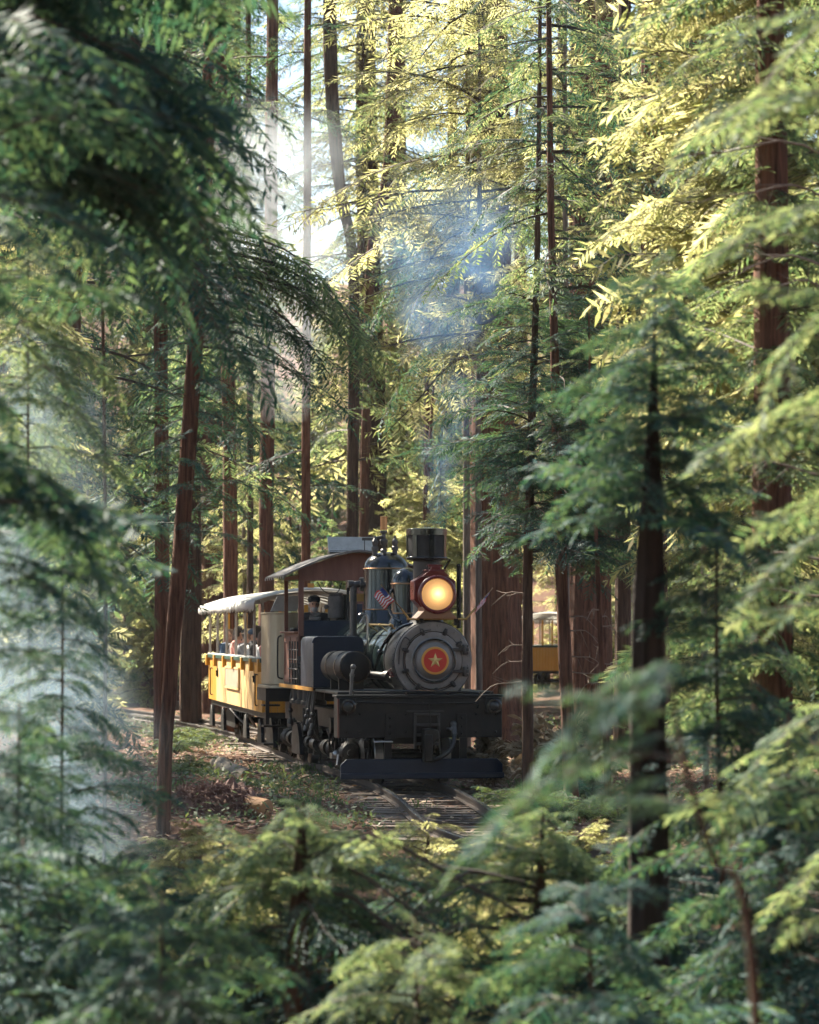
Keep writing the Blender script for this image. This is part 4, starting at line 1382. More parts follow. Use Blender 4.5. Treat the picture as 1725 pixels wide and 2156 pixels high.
# stack with spark arrestor
SX, SY = .285, 1.08
mb = MB()
mb.lathe([(.32, 2.2), (.26, 2.27), (.205, 2.36), (.195, 2.5), (.195, 3.16), (.21, 3.17), (.21, 3.19)], (SX, SY, 0), Zv, 40)
stack = lp("smokestack", mb, M['graphite_dark'])
mb = MB()
mb.lathe([(.2, 3.17), (.265, 3.185), (.272, 3.22), (.272, 3.20), (.278, 3.535), (.0, 3.54)], (SX, SY, 0), Zv, 40)
drum = lp("spark_arrestor", mb, M['mesh'])
mb = MB()
mb.lathe([(.27, 3.53), (.297, 3.535), (.297, 3.625), (.285, 3.63), (.2, 3.64), (0, 3.66)], (SX, SY, 0), Zv, 44)
mb.torus((SX, SY, 3.21), .282, .02, Zv, 40, 8)
for j in range(7):
    a = 2 * math.pi * (j + .35) / 7
    mb.box((SX + .285 * math.cos(a), SY + .285 * math.sin(a), 3.37), (.016, .075, .34), (0, 0, a))
mb.tube([(SX + .27, SY - .06, 3.2), (SX + .33, SY - .08, 3.19), (SX + .25, SY - .05, 3.05)], .018, 8)
lp("arrestor_cage", mb, M['gloss_black'], stack, bevel=.004)


def dome(name, x, y, r, zb, zband, zt, m, band=True):
    mb = MB()
    h = zt - zband
    pr = [(r * 1.28, zb - .05), (r * 1.2, zb), (r * 1.04, zb + .1), (r, zb + .18), (r, zband)]
    pr += [(r * math.cos(t), zband + h * math.sin(t)) for t in np.linspace(.08, math.pi / 2, 12)]
    mb.lathe(pr, (x, y, 0), Zv, 44)
    o = lp(name, mb, M[m])
    if band:
        mb = MB()
        mb.torus((x, y, zband), r + .004, .012, Zv, 44, 6).torus((x, y, zb + .16), r + .01, .01, Zv, 44, 6)
        lp("dome_band", mb, M['copper'], o)
    return o


sand = dome("sand_dome", .21, 2.35, .225, 2.26, 2.86, 3.10, 'gloss_black')
steam = dome("steam_dome", .205, 4.2, .345, 2.33, 3.12, 3.385, 'gloss_black')
mb = MB()
mb.tube(curve_pts([(.0, 2.3, 2.78), (-.05, 2.28, 2.7), (-.08, 2.2, 2.5), (-.02, 2.1, 2.36), (.06, 2.0, 2.3)], 5), .022, 8)
lp("sand_pipe", mb, M['gloss_black'], sand)
# whistle and safety valves
mb = MB()
wx, wy = .17, 4.2
mb.lathe([(.03, 3.36), (.05, 3.37), (.05, 3.41), (.03, 3.43), (.03, 3.48), (.058, 3.52), (.058, 3.56), (.03, 3.59), (.03, 3.66), (.055, 3.68), (.055, 3.71)], (wx, wy, 0), Zv, 18)
mb.cyl((wx - .18, wy, 3.585), (wx, wy, 3.62), .02, n=8).box2((wx - .34, wy - .012, 3.555), (wx - .13, wy + .012, 3.60)).cyl((wx - .30, wy, 3.40), (wx - .30, wy, 3.57), .008, n=6)
wh = lp("whistle", mb, M['pipe'], steam)
mb = MB()
mb.lathe([(.054, 3.72), (.054, 3.91), (.058, 3.915), (.058, 3.925), (.0, 3.935)], (wx, wy, 0), Zv, 20)
lp("whistle_bell", mb, M['copper'], steam)
for x, h in ((.02, .0), (.33, .0)):
    mb = MB()
    mb.lathe([(.04, 3.33), (.04, 3.40), (.055, 3.41), (.055, 3.45), (.035, 3.47), (.042, 3.50), (.048, 3.54), (.03, 3.57), (.014, 3.59), (.014, 3.63), (0, 3.635)], (x, 4.12, h), Zv, 16)
    mb.cyl((x, 4.12, 3.60), (x + .05, 4.12, 3.52), .009, n=6)
    lp("safety_valve", mb, M['pipe'], steam)
# steam pipe from the dome to the cylinders
mb = MB()
mb.tube(curve_pts([(-.08, 4.4, 2.885), (-.19, 4.4, 2.885), (-.255, 4.4, 2.87), (-.275, 4.4, 2.79), (-.275, 4.4, 2.6), (-.275, 4.4, 2.09)], 7), .055, 14)
sp = lp("steam_pipe", mb, M['pipe'])
mb = MB()
mb.cyl((-.13, 4.4, 2.885), (-.17, 4.4, 2.885), .105, n=16).cyl((-.105, 4.4, 2.885), (-.125, 4.4, 2.885), .105, n=16)
for k in range(6):
    a = k * math.pi / 3
    mb.cyl((-.09, 4.4 + .085 * math.cos(a), 2.885 + .085 * math.sin(a)), (-.185, 4.4 + .085 * math.cos(a), 2.885 + .085 * math.sin(a)), .012, n=6)
lp("flange", mb, M['pipe'], sp)
mb = MB()
mb.cyl((-.275, 4.4, 2.08), (-.275, 4.4, 2.11), .1, n=16)
lp("flange", mb, M['pipe'], sp)
mb = MB()
mb.cyl((-.275, 4.4, 2.885), (-.36, 4.4, 2.885), .06, n=14)
lp("pipe_cap", mb, M['pipe'], sp)
mb = MB()
mb.box2((-.30, 4.55, 2.62), (-.02, 4.63, 2.74))
lp("brass_plate", mb, M['brass'])
# brass flag bracket and the two flags
mb = MB()
mb.tube(curve_pts([(-.165, .60, 2.475), (-.10, .60, 2.39), (-.06, .60, 2.335), (-.02, .60, 2.33), (.72, .60, 2.33), (.77, .60, 2.335), (.83, .60, 2.40), (.91, .60, 2.49)], 5), .015, 10)
brk = lp("flag_bracket", mb, M['brass'])
mb = MB()
for x in (.12, .62):
    mb.box2((x - .03, .57, 2.31), (x + .03, .63, 2.355)).box2((x - .02, .585, 2.24), (x + .02, .62, 2.315))
lp("clip", mb, M['black'], brk)
for (a, b_, dr) in (((-.165, .60, 2.475), (-.45, .62, 2.81), -1), ((.91, .60, 2.49), (1.16, .62, 2.77), 1)):
    a, b_ = Vector(a), Vector(b_)
    rows, colsn, L_, H_ = 13, 12, .30, .17
    vs, fs, ms = [], [], []
    d = (b_ - a).normalized()
    fly = Vector((-.75, -.2, -.62)).normalized() if dr < 0 else Vector((-.52, -.25, -.82)).normalized()
    for i in range(rows + 1):
        for j in range(colsn + 1):
            p = a.lerp(b_, .93) - d * (H_ * 1.5 * i / rows) + fly * (L_ * .62 * j / colsn)
            p += Vector((.0, .03 * math.sin(j * .9 + i * .3), -.02 * math.sin(j * .7) * (j / colsn)))
            vs.append(p)
    for i in range(rows):
        for j in range(colsn):
            k_ = i * (colsn + 1) + j
            fs.append((k_, k_ + 1, k_ + colsn + 2, k_ + colsn + 1))
            ms.append(2 if (i < 7 and j < 5) else (0 if i % 2 == 0 else 1))
    mb = MB()
    mb.V, mb.F, mb.M = [tuple(v) for v in vs], fs, ms
    fl = lp("flag", mb, [M['f_red'], M['f_white'], M['f_blue']])
    fl["label"] = "small striped flag hanging towards the sand dome" if dr < 0 else "small striped flag over the boughs right of the headlight"
    sol = fl.modifiers.new("cloth", 'SOLIDIFY')
    sol.thickness = .003
    mb = MB()
    mb.tube([a, b_], [.009, .006], 8).ball(b_, .012, 8)
    lp("flag_staff", mb, M['wood'], fl)
mb = MB()
mb.cyl((.70, .78, 2.2), (.70, .78, 3.09), .032, n=10).ball((.70, .78, 3.09), .036, 10)
lp("upright_bar", mb, M['black'])
# handrails and piping along the boiler
mb = MB()
mb.tube(curve_pts([(-.40, 3.0, 2.40), (-.37, 3.0, 2.42), (-.30, 3.0, 2.405), (-.275, 3.0, 2.35), (-.27, 3.0, 2.2), (-.27, 3.0, 1.85)], 5), .016, 8)
lp("handrail", mb, M['steel'])
mb = MB()
mb.tube([(-.20, 1.15, 2.24), (-.22, 2.2, 2.25), (-.24, 3.2, 2.26)], .014, 8)
for y in (1.2, 2.1, 3.0):
    mb.ball((-.21 - .01 * y, y, 2.245), .026, 8)
    mb.cyl((-.21 - .01 * y, y, 2.245), (-.12, y, 2.15), .011, n=8)
lp("handrail", mb, M['brass'])
mb = MB()
mb.tube(curve_pts([(.1, .95, 2.27), (-.08, 1.05, 2.22), (-.24, 1.3, 2.06), (-.31, 1.6, 1.85), (-.33, 1.9, 1.62), (-.33, 2.2, 1.45)], 6), .022, 8)
mb.cyl((-.19, 1.2, 2.14), (-.27, 1.36, 2.0), .036, n=10).ball((-.31, 1.6, 1.85), .05, 10)
lp("feed_pipe", mb, M['gloss_black'])
mb = MB()
mb.tube(curve_pts([(-.28, 1.55, 1.86), (-.2, 1.45, 1.84), (-.17, 1.3, 1.7), (-.2, 1.2, 1.55), (-.24, 1.15, 1.48)], 6), .016, 8)
lp("feed_pipe", mb, M['pipe'])
mb = MB()
mb.tube([(-.75, 1.9, 1.53), (-.4, 1.6, 1.52), (-.22, 1.3, 1.50)], .055, 12)
mb.cyl((-.26, 1.38, 1.505), (-.22, 1.3, 1.50), .085, n=14)
lp("air_pipe", mb, M['pipe'])
mb = MB()
mb.torus((-.25, .92, 1.56), .055, .01, (.3, -1, .1), 18, 6).cyl((-.25, .92, 1.56), (-.24, 1.1, 1.55), .014, n=8)
for a in (0, 60, 120):
    c_, s_ = math.cos(math.radians(a)) * .055, math.sin(math.radians(a)) * .055
    mb.cyl((-.25 - c_, .92, 1.56 - s_), (-.25 + c_, .92, 1.56 + s_), .006, n=6)
lp("valve_wheel", mb, M['maroon'])
# air tank
TX, TZ = -.735, 1.64
mb = MB()
mb.lathe([(.0, -.03), (.12, -.022), (.205, .0), (.222, .02), (.226, .05), (.226, 1.4), (.2, 1.44), (0, 1.46)], (TX, 1.2, TZ), (-.06, 1, 0), 44)
tank = lp("air_tank", mb, M['black'])
mb = MB()
mb.torus((TX, 1.225, TZ), .222, .012, (-.06, 1, 0), 40, 6)
lp("tank_ring", mb, M['gloss_black'], tank)
for y in (.42, 1.05):
    mb = MB()
    mb.lathe([(.226, -.015), (.232, -.015), (.232, .015), (.226, .015)], (TX - .06 * y, 1.2 + y, TZ), (-.06, 1, 0), 40)
    lp("tank_strap", mb, M['gloss_black'], tank)
mb = MB()
for y in (1.5, 2.3):
    mb.box2((TX - .2, y - .05, 1.30), (TX + .16, y + .05, 1.47))
lp("tank_stand", mb, M['black'], tank)
# navy side box
mb = MB()
mb.prism([(-.39, -.38), (.39, -.38), (.39, .30), (.36, .36), (.30, .38), (-.30, .38), (-.36, .36), (-.39, .30)], (-.745, 2.85, 1.70), Xv, Zv, (0, 1.25, 0))
box = lp("side_box", mb, M['navy'], bevel=.01)
mb = MB()
mb.box2((-1.135, 2.835, 1.325), (-1.115, 2.848, 1.98))
lp("edge_strip", mb, M['post'], box)
mb = MB()
for k in range(4):
    mb.tube([(-1.16, 4.3 + .3 * k, 2.0), (-1.16, 4.3 + .3 * k, 1.33)], .014, 6)
    mb.tube([(-1.16, 4.25, 1.42 + .15 * k), (-1.16, 5.4, 1.42 + .15 * k)], .01, 6)
lp("guard_bars", mb, M['graphite_dark'])
# cab
CL, CR, CF, CB, CM = -.86, 1.06, 6.4, 8.2, .10
roofz = lambda x: 3.44 - .40 * abs((x - CM) / 1.21) ** 1.5


def wall(name, poly, y, t, m, par=None, bevel=.004):
    mb = MB()
    mb.prism(poly, (0, y, 0), Xv, Zv, (0, t, 0))
    return lp(name, mb, m, par, bevel)


arc = [(x, roofz(x) - .012) for x in np.linspace(CR, CL, 14)]
cabf = wall("cab_front", [(CL, 2.97), (CR, 2.97)] + arc, CF, .04, M['cab_wood'])
wall("corner_post", [(CL, 2.075), (CL + .085, 2.075), (CL + .085, 2.968), (CL, 2.968)], CF, .05, M['cab_wood'], cabf)
wall("front_panel", [(-.02, 2.33), (CR, 2.33), (CR, 2.968), (-.02, 2.968)], CF, .038, M['cab_wood'], cabf)
wall("apron", [(CL + .088, 2.075), (CR, 2.075), (CR, 2.328), (CL + .088, 2.328)], CF + .002, .036, M['navy'], cabf)
wall("window_sash", [(-.075, 2.33), (-.035, 2.33), (-.035, 2.966), (-.075, 2.966)], CF - .02, .05, M['black'], cabf)
wall("blue_panel", [(-.018, 2.33), (.18, 2.33), (.18, 2.60), (-.018, 2.60)], CF - .012, .011, M['navy'], cabf)
mb = MB()
mb.box2((CL, CF + .041, 1.28), (CR, CB, 1.32))
lp("cab_floor", mb, M['black'])
mb = MB()
mb.box2((CL, CF + .055, 1.32), (CL + .035, CB, 2.12))
side = lp("cab_side", mb, M['cab_wood'], bevel=.004)
for y0_, y1_ in ((CF + .12, CF + .85), (CF + .95, CB - .1)):
    mb = MB()
    for a, b_ in (((y0_, 1.36), (y0_ + .07, 2.06)), ((y1_ - .07, 1.36), (y1_, 2.06)), ((y0_ + .07, 1.36), (y1_ - .07, 1.44)), ((y0_ + .07, 1.98), (y1_ - .07, 2.06))):
        mb.box2((CL - .016, a[0], a[1]), (CL - .001, b_[0], b_[1]))
    lp("panel_frame", mb, M['cab_wood'], side, bevel=.003)
mb = MB()
mb.box2((CL - .07, CF + .06, 2.122), (CL + .06, CB + .02, 2.155))
lp("window_sill", mb, M['cab_wood'], side, bevel=.006)
mb = MB()
mb.box2((CL - .05, CF + .3, 2.157), (CL + .05, CF + .75, 2.215))
lp("arm_rest", mb, M['c_black'], side, bevel=.025)
mb = MB()
mb.box2((CL, CB - .07, 2.157), (CL + .06, CB, 3.03)).box2((CL, CF + .055, 3.0), (CL + .05, CB - .071, 3.06))
lp("door_post", mb, M['cab_wood'], side, bevel=.004)
mb = MB()
mb.box2((CR - .035, CF + .045, 1.32), (CR, CB, 2.2)).box2((CR - .05, CB - .07, 2.2), (CR, CB, 3.05)).box2((CR - .05, CF + .045, 2.2), (CR, CF + .12, 3.05))
lp("cab_side", mb, M['cab_wood'], bevel=.004)
mb = MB()
mb.box2((CL + .04, CB - .04, 1.32), (-.35, CB, 2.1)).box2((.55, CB - .04, 1.32), (CR - .04, CB, 2.1))
lp("cab_back", mb, M['cab_wood'])
mb = MB()
xs = np.linspace(CM - 1.23, CM + 1.23, 23)
vs, fs = [], []
for x in xs:
    z = roofz(x)
    vs += [(x, CF - .28, z), (x, CB + .38, z), (x, CF - .28, z + .03), (x, CB + .38, z + .03)]
for i in range(len(xs) - 1):
    a = i * 4
    fs += [(a, a + 4, a + 5, a + 1), (a + 2, a + 3, a + 7, a + 6), (a, a + 2, a + 6, a + 4), (a + 1, a + 5, a + 7, a + 3)]
fs += [(0, 1, 3, 2), (88, 90, 91, 89)]
mb.add(vs, fs)
roof = lp("cab_roof", mb, M['roof_tin'])
mb = MB()
for y in np.linspace(CF - .2, CB + .3, 9):
    mb.box2((CM - 1.245, y - .012, roofz(CM - 1.23) - .03), (CM - 1.232, y + .012, roofz(CM - 1.23) + .01))
lp("eave_clips", mb, M['zinc'], roof)
mb = MB()
mb.box((.16, 7.45, 3.585), (.78, .02, .30), (math.radians(-32), 0, 0))
hatch = lp("roof_hatch", mb, M['zinc'], roof, bevel=.003)
mb = MB()
for k in range(2):
    for j in range(9):
        mb.ball((-.18 + .085 * j, 7.40 + .1 * k, 3.51 + .155 * k), .009, 6)
mb.box((.16, 7.52, 3.46), (.74, .30, .05))
lp("hatch_frame", mb, M['graphite_dark'], roof)
mb = MB()
mb.box2((-.2, 6.7, 2.0), (.7, 7.3, 2.75)).cyl((.25, 6.46, 2.2), (.25, 6.7, 2.2), .3, n=20)
lp("backhead", mb, M['graphite_dark'], bevel=.02)
mb = MB()
mb.lathe([(.11, 2.36), (.13, 2.38), (.13, 2.72), (.11, 2.74), (.11, 2.78), (.0, 2.79)], (-.22, 6.62, 0), Zv, 18)
mb.cyl((-.22, 6.6, 2.55), (-.38, 6.6, 2.55), .02, n=8).ball((-.38, 6.6, 2.55), .04, 8)
lp("lubricator", mb, M['pipe'])
mb = MB()
mb.lathe([(.06, 2.33), (.09, 2.34), (.09, 2.39), (.05, 2.40), (.05, 2.43), (.08, 2.44), (.08, 2.46)], (-.58, 6.5, 0), Zv, 18)
mb.tube([(-.66, 6.5, 2.41), (-.5, 6.5, 2.42)], .018, 8)
lp("brake_valve", mb, M['pipe'])
mb = MB()
mb.tube(curve_pts([(-.55, 6.48, 2.96), (-.45, 6.5, 2.82), (-.32, 6.5, 2.76), (-.2, 6.5, 2.80), (-.14, 6.48, 2.95)], 5), .008, 6)
lp("bell_cord", mb, M['black'])
mb = MB()
mb.box2((-.70, 6.46, 2.86), (-.6, 6.475, 2.93))
lp("notice", mb, M['ochre'])
# fuel bunker behind the cab
mb = MB()
body = rounded(2.14, 1.5, .34, 7)
mb.prism(body, (.0, 9.2, 1.26), Xv, Yv, (0, 0, 1.19))
bunk = lp("fuel_bunker", mb, M['tank_sheet'], bevel=.01)
mb = MB()
mb.prism(rounded(2.17, 1.53, .35, 7), (.0, 9.2, 2.45), Xv, Yv, (0, 0, .025)).prism(rounded(2.24, 1.6, .35, 7), (.0, 9.2, 1.2), Xv, Yv, (0, 0, .05))
lp("bunker_trim", mb, M['tank_sheet'], bunk, bevel=.004)
mb = MB()
mb.prism([(-.22, -.02), (.22, -.02), (.22, .02), (-.22, .02)], (-.82, 8.62, 2.49), Xv, Yv, (.12, .0, .26))
lp("bunker_lid", mb, M['zinc'], bunk, bevel=.004)
mb = MB()
mb.tube(curve_pts([(-.88, 8.40, 2.08), (-.93, 8.38, 2.06), (-.945, 8.38, 1.95), (-.945, 8.38, 1.45), (-.92, 8.38, 1.38), (-.86, 8.40, 1.36)], 4), .014, 8)
lp("handrail", mb, M['black'])
mb = MB()
mb.box2((-1.1, 8.35, .98), (1.1, 10.0, 1.195)).box2((-1.16, 8.25, .60), (-1.10, 8.32, 1.2))
lp("rear_deck", mb, M['black'])
for z in (.9, .55, .25):
    mb = MB()
    mb.box2((-1.18, 8.4, z), (-.9, 8.72, z + .03))
    lp("cab_step", mb, M['iron'], bevel=.003)
for y in (8.9, 5.6):
    mb = MB()
    mb.prism([(-.55, .22), (.4, .22), (.5, .42), (.32, .66), (-.2, .70), (-.42, .5)], (-1.02, y, .0), Yv, Zv, (.06, 0, 0))
    lp("splash_guard", mb, M['black'])

# ------------------------------------------------------------------ the open yellow coaches
CW, CLEN = .96, 11.3


def make_coach():
    c = empty("passenger_coach", (0, 0, 0))
    mb = MB()
    mb.box2((-.9, 0.0, .62), (.9, CLEN, .73))
    part("floor_frame", mb, M['black'], c)
    mb = MB()
    mb.box2((-.9, .02, .731), (.9, CLEN - .02, .77))
    part("floor_deck", mb, M['wood'], c)
    ly = [0.0, 1.45, 4.0, 6.6, 9.4, CLEN]
    for sx in (-1, 1):
        for i in range(len(ly) - 1):
            a, b = ly[i], ly[i + 1]
            mb = MB()
            n = max(1, int((b - a) / .115))
            for k in range(n):
                y0 = a + (b - a) * k / n
                mb.box2((sx * (CW - .03), y0 + .004, .73), (sx * (CW + random.uniform(-.002, .002)), a + (b - a) * (k + 1) / n - .004, 1.60))
            mb.box2((sx * (CW - .045), a, .74), (sx * (CW - .032), b, 1.6))
            part("side_panel", mb, M['yellow'] if i in (0, 4) else M['cream'], c)
        mb = MB()
        mb.box2((sx * (CW - .09), -.03, 1.602), (sx * (CW + .04), CLEN + .03, 1.68))
        part("top_rail", mb, M['dark_green'], c, bevel=.01)
        mb = MB()
        mb.box2((sx * (CW - .10), -.03, 1.682), (sx * (CW + .02), CLEN + .03, 1.70))
        part("rail_cap", mb, M['canvas'], c)
        for y in (.15, 1.6, 3.3, 5.2, 7.2, 9.3, CLEN - .12):
            mb = MB()
            mb.box2((sx * (CW + .001), y - .09, 1.44), (sx * (CW + .075), y + .09, 1.67))
            part("post_bracket", mb, M['yellow'], c, bevel=.008)
            mb = MB()
            mb.cyl((sx * (CW - .02), y, 1.70), (sx * (CW - .02), y, 2.66), .026, n=10)
            part("post", mb, M['post'], c)
        for y in (.75, 10.3):
            mb = MB()
            mb.tube(curve_pts([(sx * (CW + .002), y, 1.38), (sx * (CW + .05), y, 1.37), (sx * (CW + .05), y, 1.1), (sx * (CW + .05), y, .86), (sx * (CW + .002), y, .84)], 4), .013, 8)
            part("grab_iron", mb, M['black'], c)
        for y in (1.25, 9.0):
            mb = MB()
            mb.box2((sx * (CW + .001), y - .05, 1.22), (sx * (CW + .02), y + .05, 1.40)).cyl((sx * (CW + .02), y, 1.34), (sx * (CW + .05), y, 1.34), .02, n=8).box2((sx * (CW + .021), y - .012, 1.24), (sx * (CW + .045), y + .012, 1.36))
            part("latch", mb, M['black'], c)
        mb = MB()
        mb.box2((sx * (CW + .003), 4.2, 1.08), (sx * (CW + .03), 7.0, 1.43))
        sg = part("sign_board", mb, M['sign'], c, bevel=.004)
        mb = MB()
        for a, b in (((4.16, 1.04), (7.04, 1.078)), ((4.16, 1.432), (7.04, 1.47)), ((4.16, 1.0785), (4.198, 1.4315)), ((7.002, 1.0785), (7.04, 1.4315))):
            mb.box2((sx * (CW + .004), a[0], a[1]), (sx * (CW + .038), b[0], b[1]))
        part("sign_frame", mb, M['cream'], sg)
        mb = MB()
        mb.tube([(sx * (CW - .05), 3.2, .62), (sx * .7, 3.8, .36), (sx * .7, 6.2, .36), (sx * (CW - .05), 6.8, .62)], .022, 8)
        part("truss_rod", mb, M['iron'], c)
    for y, s in ((0.0, 1), (CLEN, -1)):
        mb = MB()
        for k in range(16):
            x0 = -CW + .045 + (2 * CW - .09) * k / 16
            mb.box2((x0 + .004, y, .73), (x0 + (2 * CW - .09) / 16 - .004, y + s * .028, 1.60))
        part("end_panel", mb, M['yellow'], c)
        mb = MB()
        mb.box2((-CW + .09, y - .03, 1.603), (CW - .09, y + .04, 1.682))
        part("end_rail", mb, M['dark_green'], c, bevel=.01)
        for k in range(4):
            mb = MB()
            x = -.55 + .37 * k
            mb.box2((x - .035, y + s * .03, 1.69), (x + .035, y + s * .06, 2.62))
            part("end_post", mb, M['yellow'], c, bevel=.004)
    # canopy: thin scalloped sheet over hoops
    mb = MB()
    nx_, ny_ = 16, 72
    vs, fs = [], []
    for j in range(ny_ + 1):
        y = -.35 + (CLEN + .7) * j / ny_
        sag = .018 * math.cos(2 * math.pi * j / ny_ * 9)
        for i in range(nx_ + 1):
            u = -1 + 2 * i / nx_
            vs.append((u * 1.12, y, 2.70 + .22 * (1 - u * u) - sag * (1 - u * u)))
    for j in range(ny_):
        for i in range(nx_):
            a = j * (nx_ + 1) + i
            fs.append((a, a + 1, a + nx_ + 2, a + nx_ + 1))
    mb.add(vs, fs)
    cn = part("canopy", mb, M['canvas'], c)
    cn.modifiers.new("cloth", 'SOLIDIFY').thickness = .012
    for sx in (-1, 1):
        mb = MB()
        vs, fs = [], []
        n = 150
        for j in range(n + 1):
            y = -.35 + (CLEN + .7) * j / n
            w = .015 * math.sin(j * .8) + .012 * math.sin(j * 2.1)
            h = .16 + .03 * abs(math.sin(j * math.pi / 6)) + .012 * math.sin(j * 1.7)
            vs += [(sx * 1.121, y, 2.70), (sx * (1.14 + w * .5), y, 2.70 - h * .5), (sx * (1.135 + w), y, 2.70 - h)]
        for j in range(n):
            for k in range(2):
                fs.append((j * 3 + k, j * 3 + k + 1, j * 3 + k + 4, j * 3 + k + 3))
        mb.add(vs, fs)
        va = part("valance", mb, M['canvas'], cn)
        va.modifiers.new("cloth", 'SOLIDIFY').thickness = .006
        mb = MB()
        for j in range(90):
            y = -.3 + (CLEN + .6) * j / 90 + random.uniform(-.03, .03)
            mb.tube([(sx * 1.13, y, 2.56), (sx * (1.14 + random.uniform(-.02, .02)), y + random.uniform(-.03, .03), 2.53 - random.uniform(.02, .07))], [.009, .002], 4)
        part("fringe", mb, M['twig_dark'], cn)
    for j in range(10):
        y = .05 + (CLEN - .1) * j / 9
        mb = MB()
        mb.tube([(u * 1.0, y, 2.655 + .2 * (1 - u * u)) for u in np.linspace(-1, 1, 11)], .018, 6)
        part("canopy_hoop", mb, M['post'], c)
    for sx in (-1, 1):
        mb = MB()
        mb.box2((sx * 1.0, -.1, 2.64), (sx * .94, CLEN + .1, 2.70))
        part("canopy_beam", mb, M['post'], c)
    for sx in (-.68, .68):
        mb = MB()
        mb.box2((sx - .22, .3, 1.31), (sx + .22, CLEN - .3, 1.34))
        for y in np.linspace(.6, CLEN - .6, 8):
            mb.box2((sx - .2, y - .03, .771), (sx + .2, y + .03, 1.309))
        part("bench", mb, M['wood'], c, bevel=.005)
    for y0 in (1.1, 8.6):
        for y in (y0, y0 + 1.2):
            for sx in (-1, 1):
                mb = MB()
                mb.lathe([(.05, -.08), (.1, -.08), (.1, -.04), (.24, -.03), (.26, -.06), (.32, -.065), (.325, .05), (.35, .06), (.35, .08), (.25, .08), (.1, .06), (.05, .08)], (sx * .475, y, .33), (-sx, 0, 0), 28)
                part("wheel", mb, M['iron'], c, ang=30)
            mb = MB()
            mb.cyl((-.6, y, .33), (.6, y, .33), .05, n=10)
            part("axle", mb, M['iron'], c)
        mb = MB()
        for sx in (-1, 1):
            mb.prism([(-.55, .28), (-.4, .2), (1.6, .2), (1.75, .28), (1.5, .52), (.9, .6), (.3, .6), (-.3, .52)], (sx * .66 - .035, y0, 0), Yv, Zv, (.07, 0, 0))
        part("truck_frame", mb, M['black'], c, bevel=.01)
        for sx in (-1, 1):
            for q in (y0 - .75, y0 + 1.95):
                mb = MB()
                mb.prism([(-.42, .18), (.35, .18), (.28, .42), (.1, .6), (-.1, .62), (-.3, .45)], (sx * .95 - .03, q, 0), Yv, Zv, (.06, 0, 0))
                part("footboard_guard", mb, M['black'], c, bevel=.006)
    return c


def on_track(o, y, label, group="yellow open coaches"):
    a, b = Vector((float(trk_x(y)), y, 0)), Vector((float(trk_x(y + CLEN)), y + CLEN, 0))
    o.location = a
    o.rotation_euler = (0, 0, math.atan2(-(b - a).x, (b - a).y))
    tag(o, label, "coach", group)


coach = make_coach()
on_track(coach, 52.6, "open yellow passenger coach with white canopy coupled directly behind the locomotive")
c3 = copy_tree(coach)
c3.location = (5.15, 112, gz(5.5, 116) + .12)
c3.rotation_euler = (0, 0, math.radians(-14))
tag(c3, "distant yellow coach seen between two young trunks right of the locomotive", "coach", "yellow open coaches")

# ------------------------------------------------------------------ people
def remesh(mb, voxel, name, smooth=2):
    me = bpy.data.meshes.new(name)
    me.from_pydata(mb.V, [], mb.F)
    o = bpy.data.objects.new(name, me)
    COL.objects.link(o)
    r = o.modifiers.new("r", 'REMESH')
    r.mode = 'VOXEL'
    r.voxel_size = voxel
    s = o.modifiers.new("s", 'SMOOTH')
    s.iterations = smooth
    s.factor = .5
    dg = bpy.context.evaluated_depsgraph_get()
    out = bpy.data.meshes.new_from_object(o.evaluated_get(dg))
    bpy.data.objects.remove(o)
    out.polygons.foreach_set("use_smooth", [True] * len(out.polygons))
    out.name = name
    out.materials.clear()
    return out


def limb(mb, pts, rs, n=12):
    """tapered chain closed by balls at its joints"""
    for i in range(len(pts) - 1):
        mb.cyl(pts[i], pts[i + 1], rs[i], rs[i + 1], n)
    for p, r_ in zip(pts, rs):
        mb.ball(p, r_ * 1.0, n)


def head_shape(mb, h, look=(0, -1, 0), beard=False):
    """head at h facing look: skull, jaw, nose, brow, ears"""
    f = Vector(look).normalized()
    up = Vector((0, 0, 1))
    s = f.cross(up).normalized()
    u = s.cross(f)

    def at(a, b, c):
        return Vector(h) + s * a + f * b + u * c
    mb.ball(at(0, -.012, .02), .098, 18, sc=(.80 if abs(f.y) > .7 else .95, .98 if abs(f.y) > .7 else .85, 1.12))
    mb.ball(at(0, .028, -.05), .07, 14, sc=(.85, .85, 1.0))
    mb.cyl(at(0, .082, .015), at(0, .112, -.022), .009, .016, 8)
    mb.ball(at(0, .108, -.022), .016, 8)
    mb.ball(at(0, .078, .032), .03, 8, sc=(1.7, .6, .5) if abs(f.y) > .7 else (1, 1, .5))
    mb.ball(at(0, .086, -.062), .02, 8, sc=(1.3, .8, .5))
    for k in (-1, 1):
        mb.ball(at(k * .080, -.005, -.005), .026, 8, sc=(.45, .7, 1.2) if abs(f.y) > .7 else (.7, .45, 1.2))
    return at


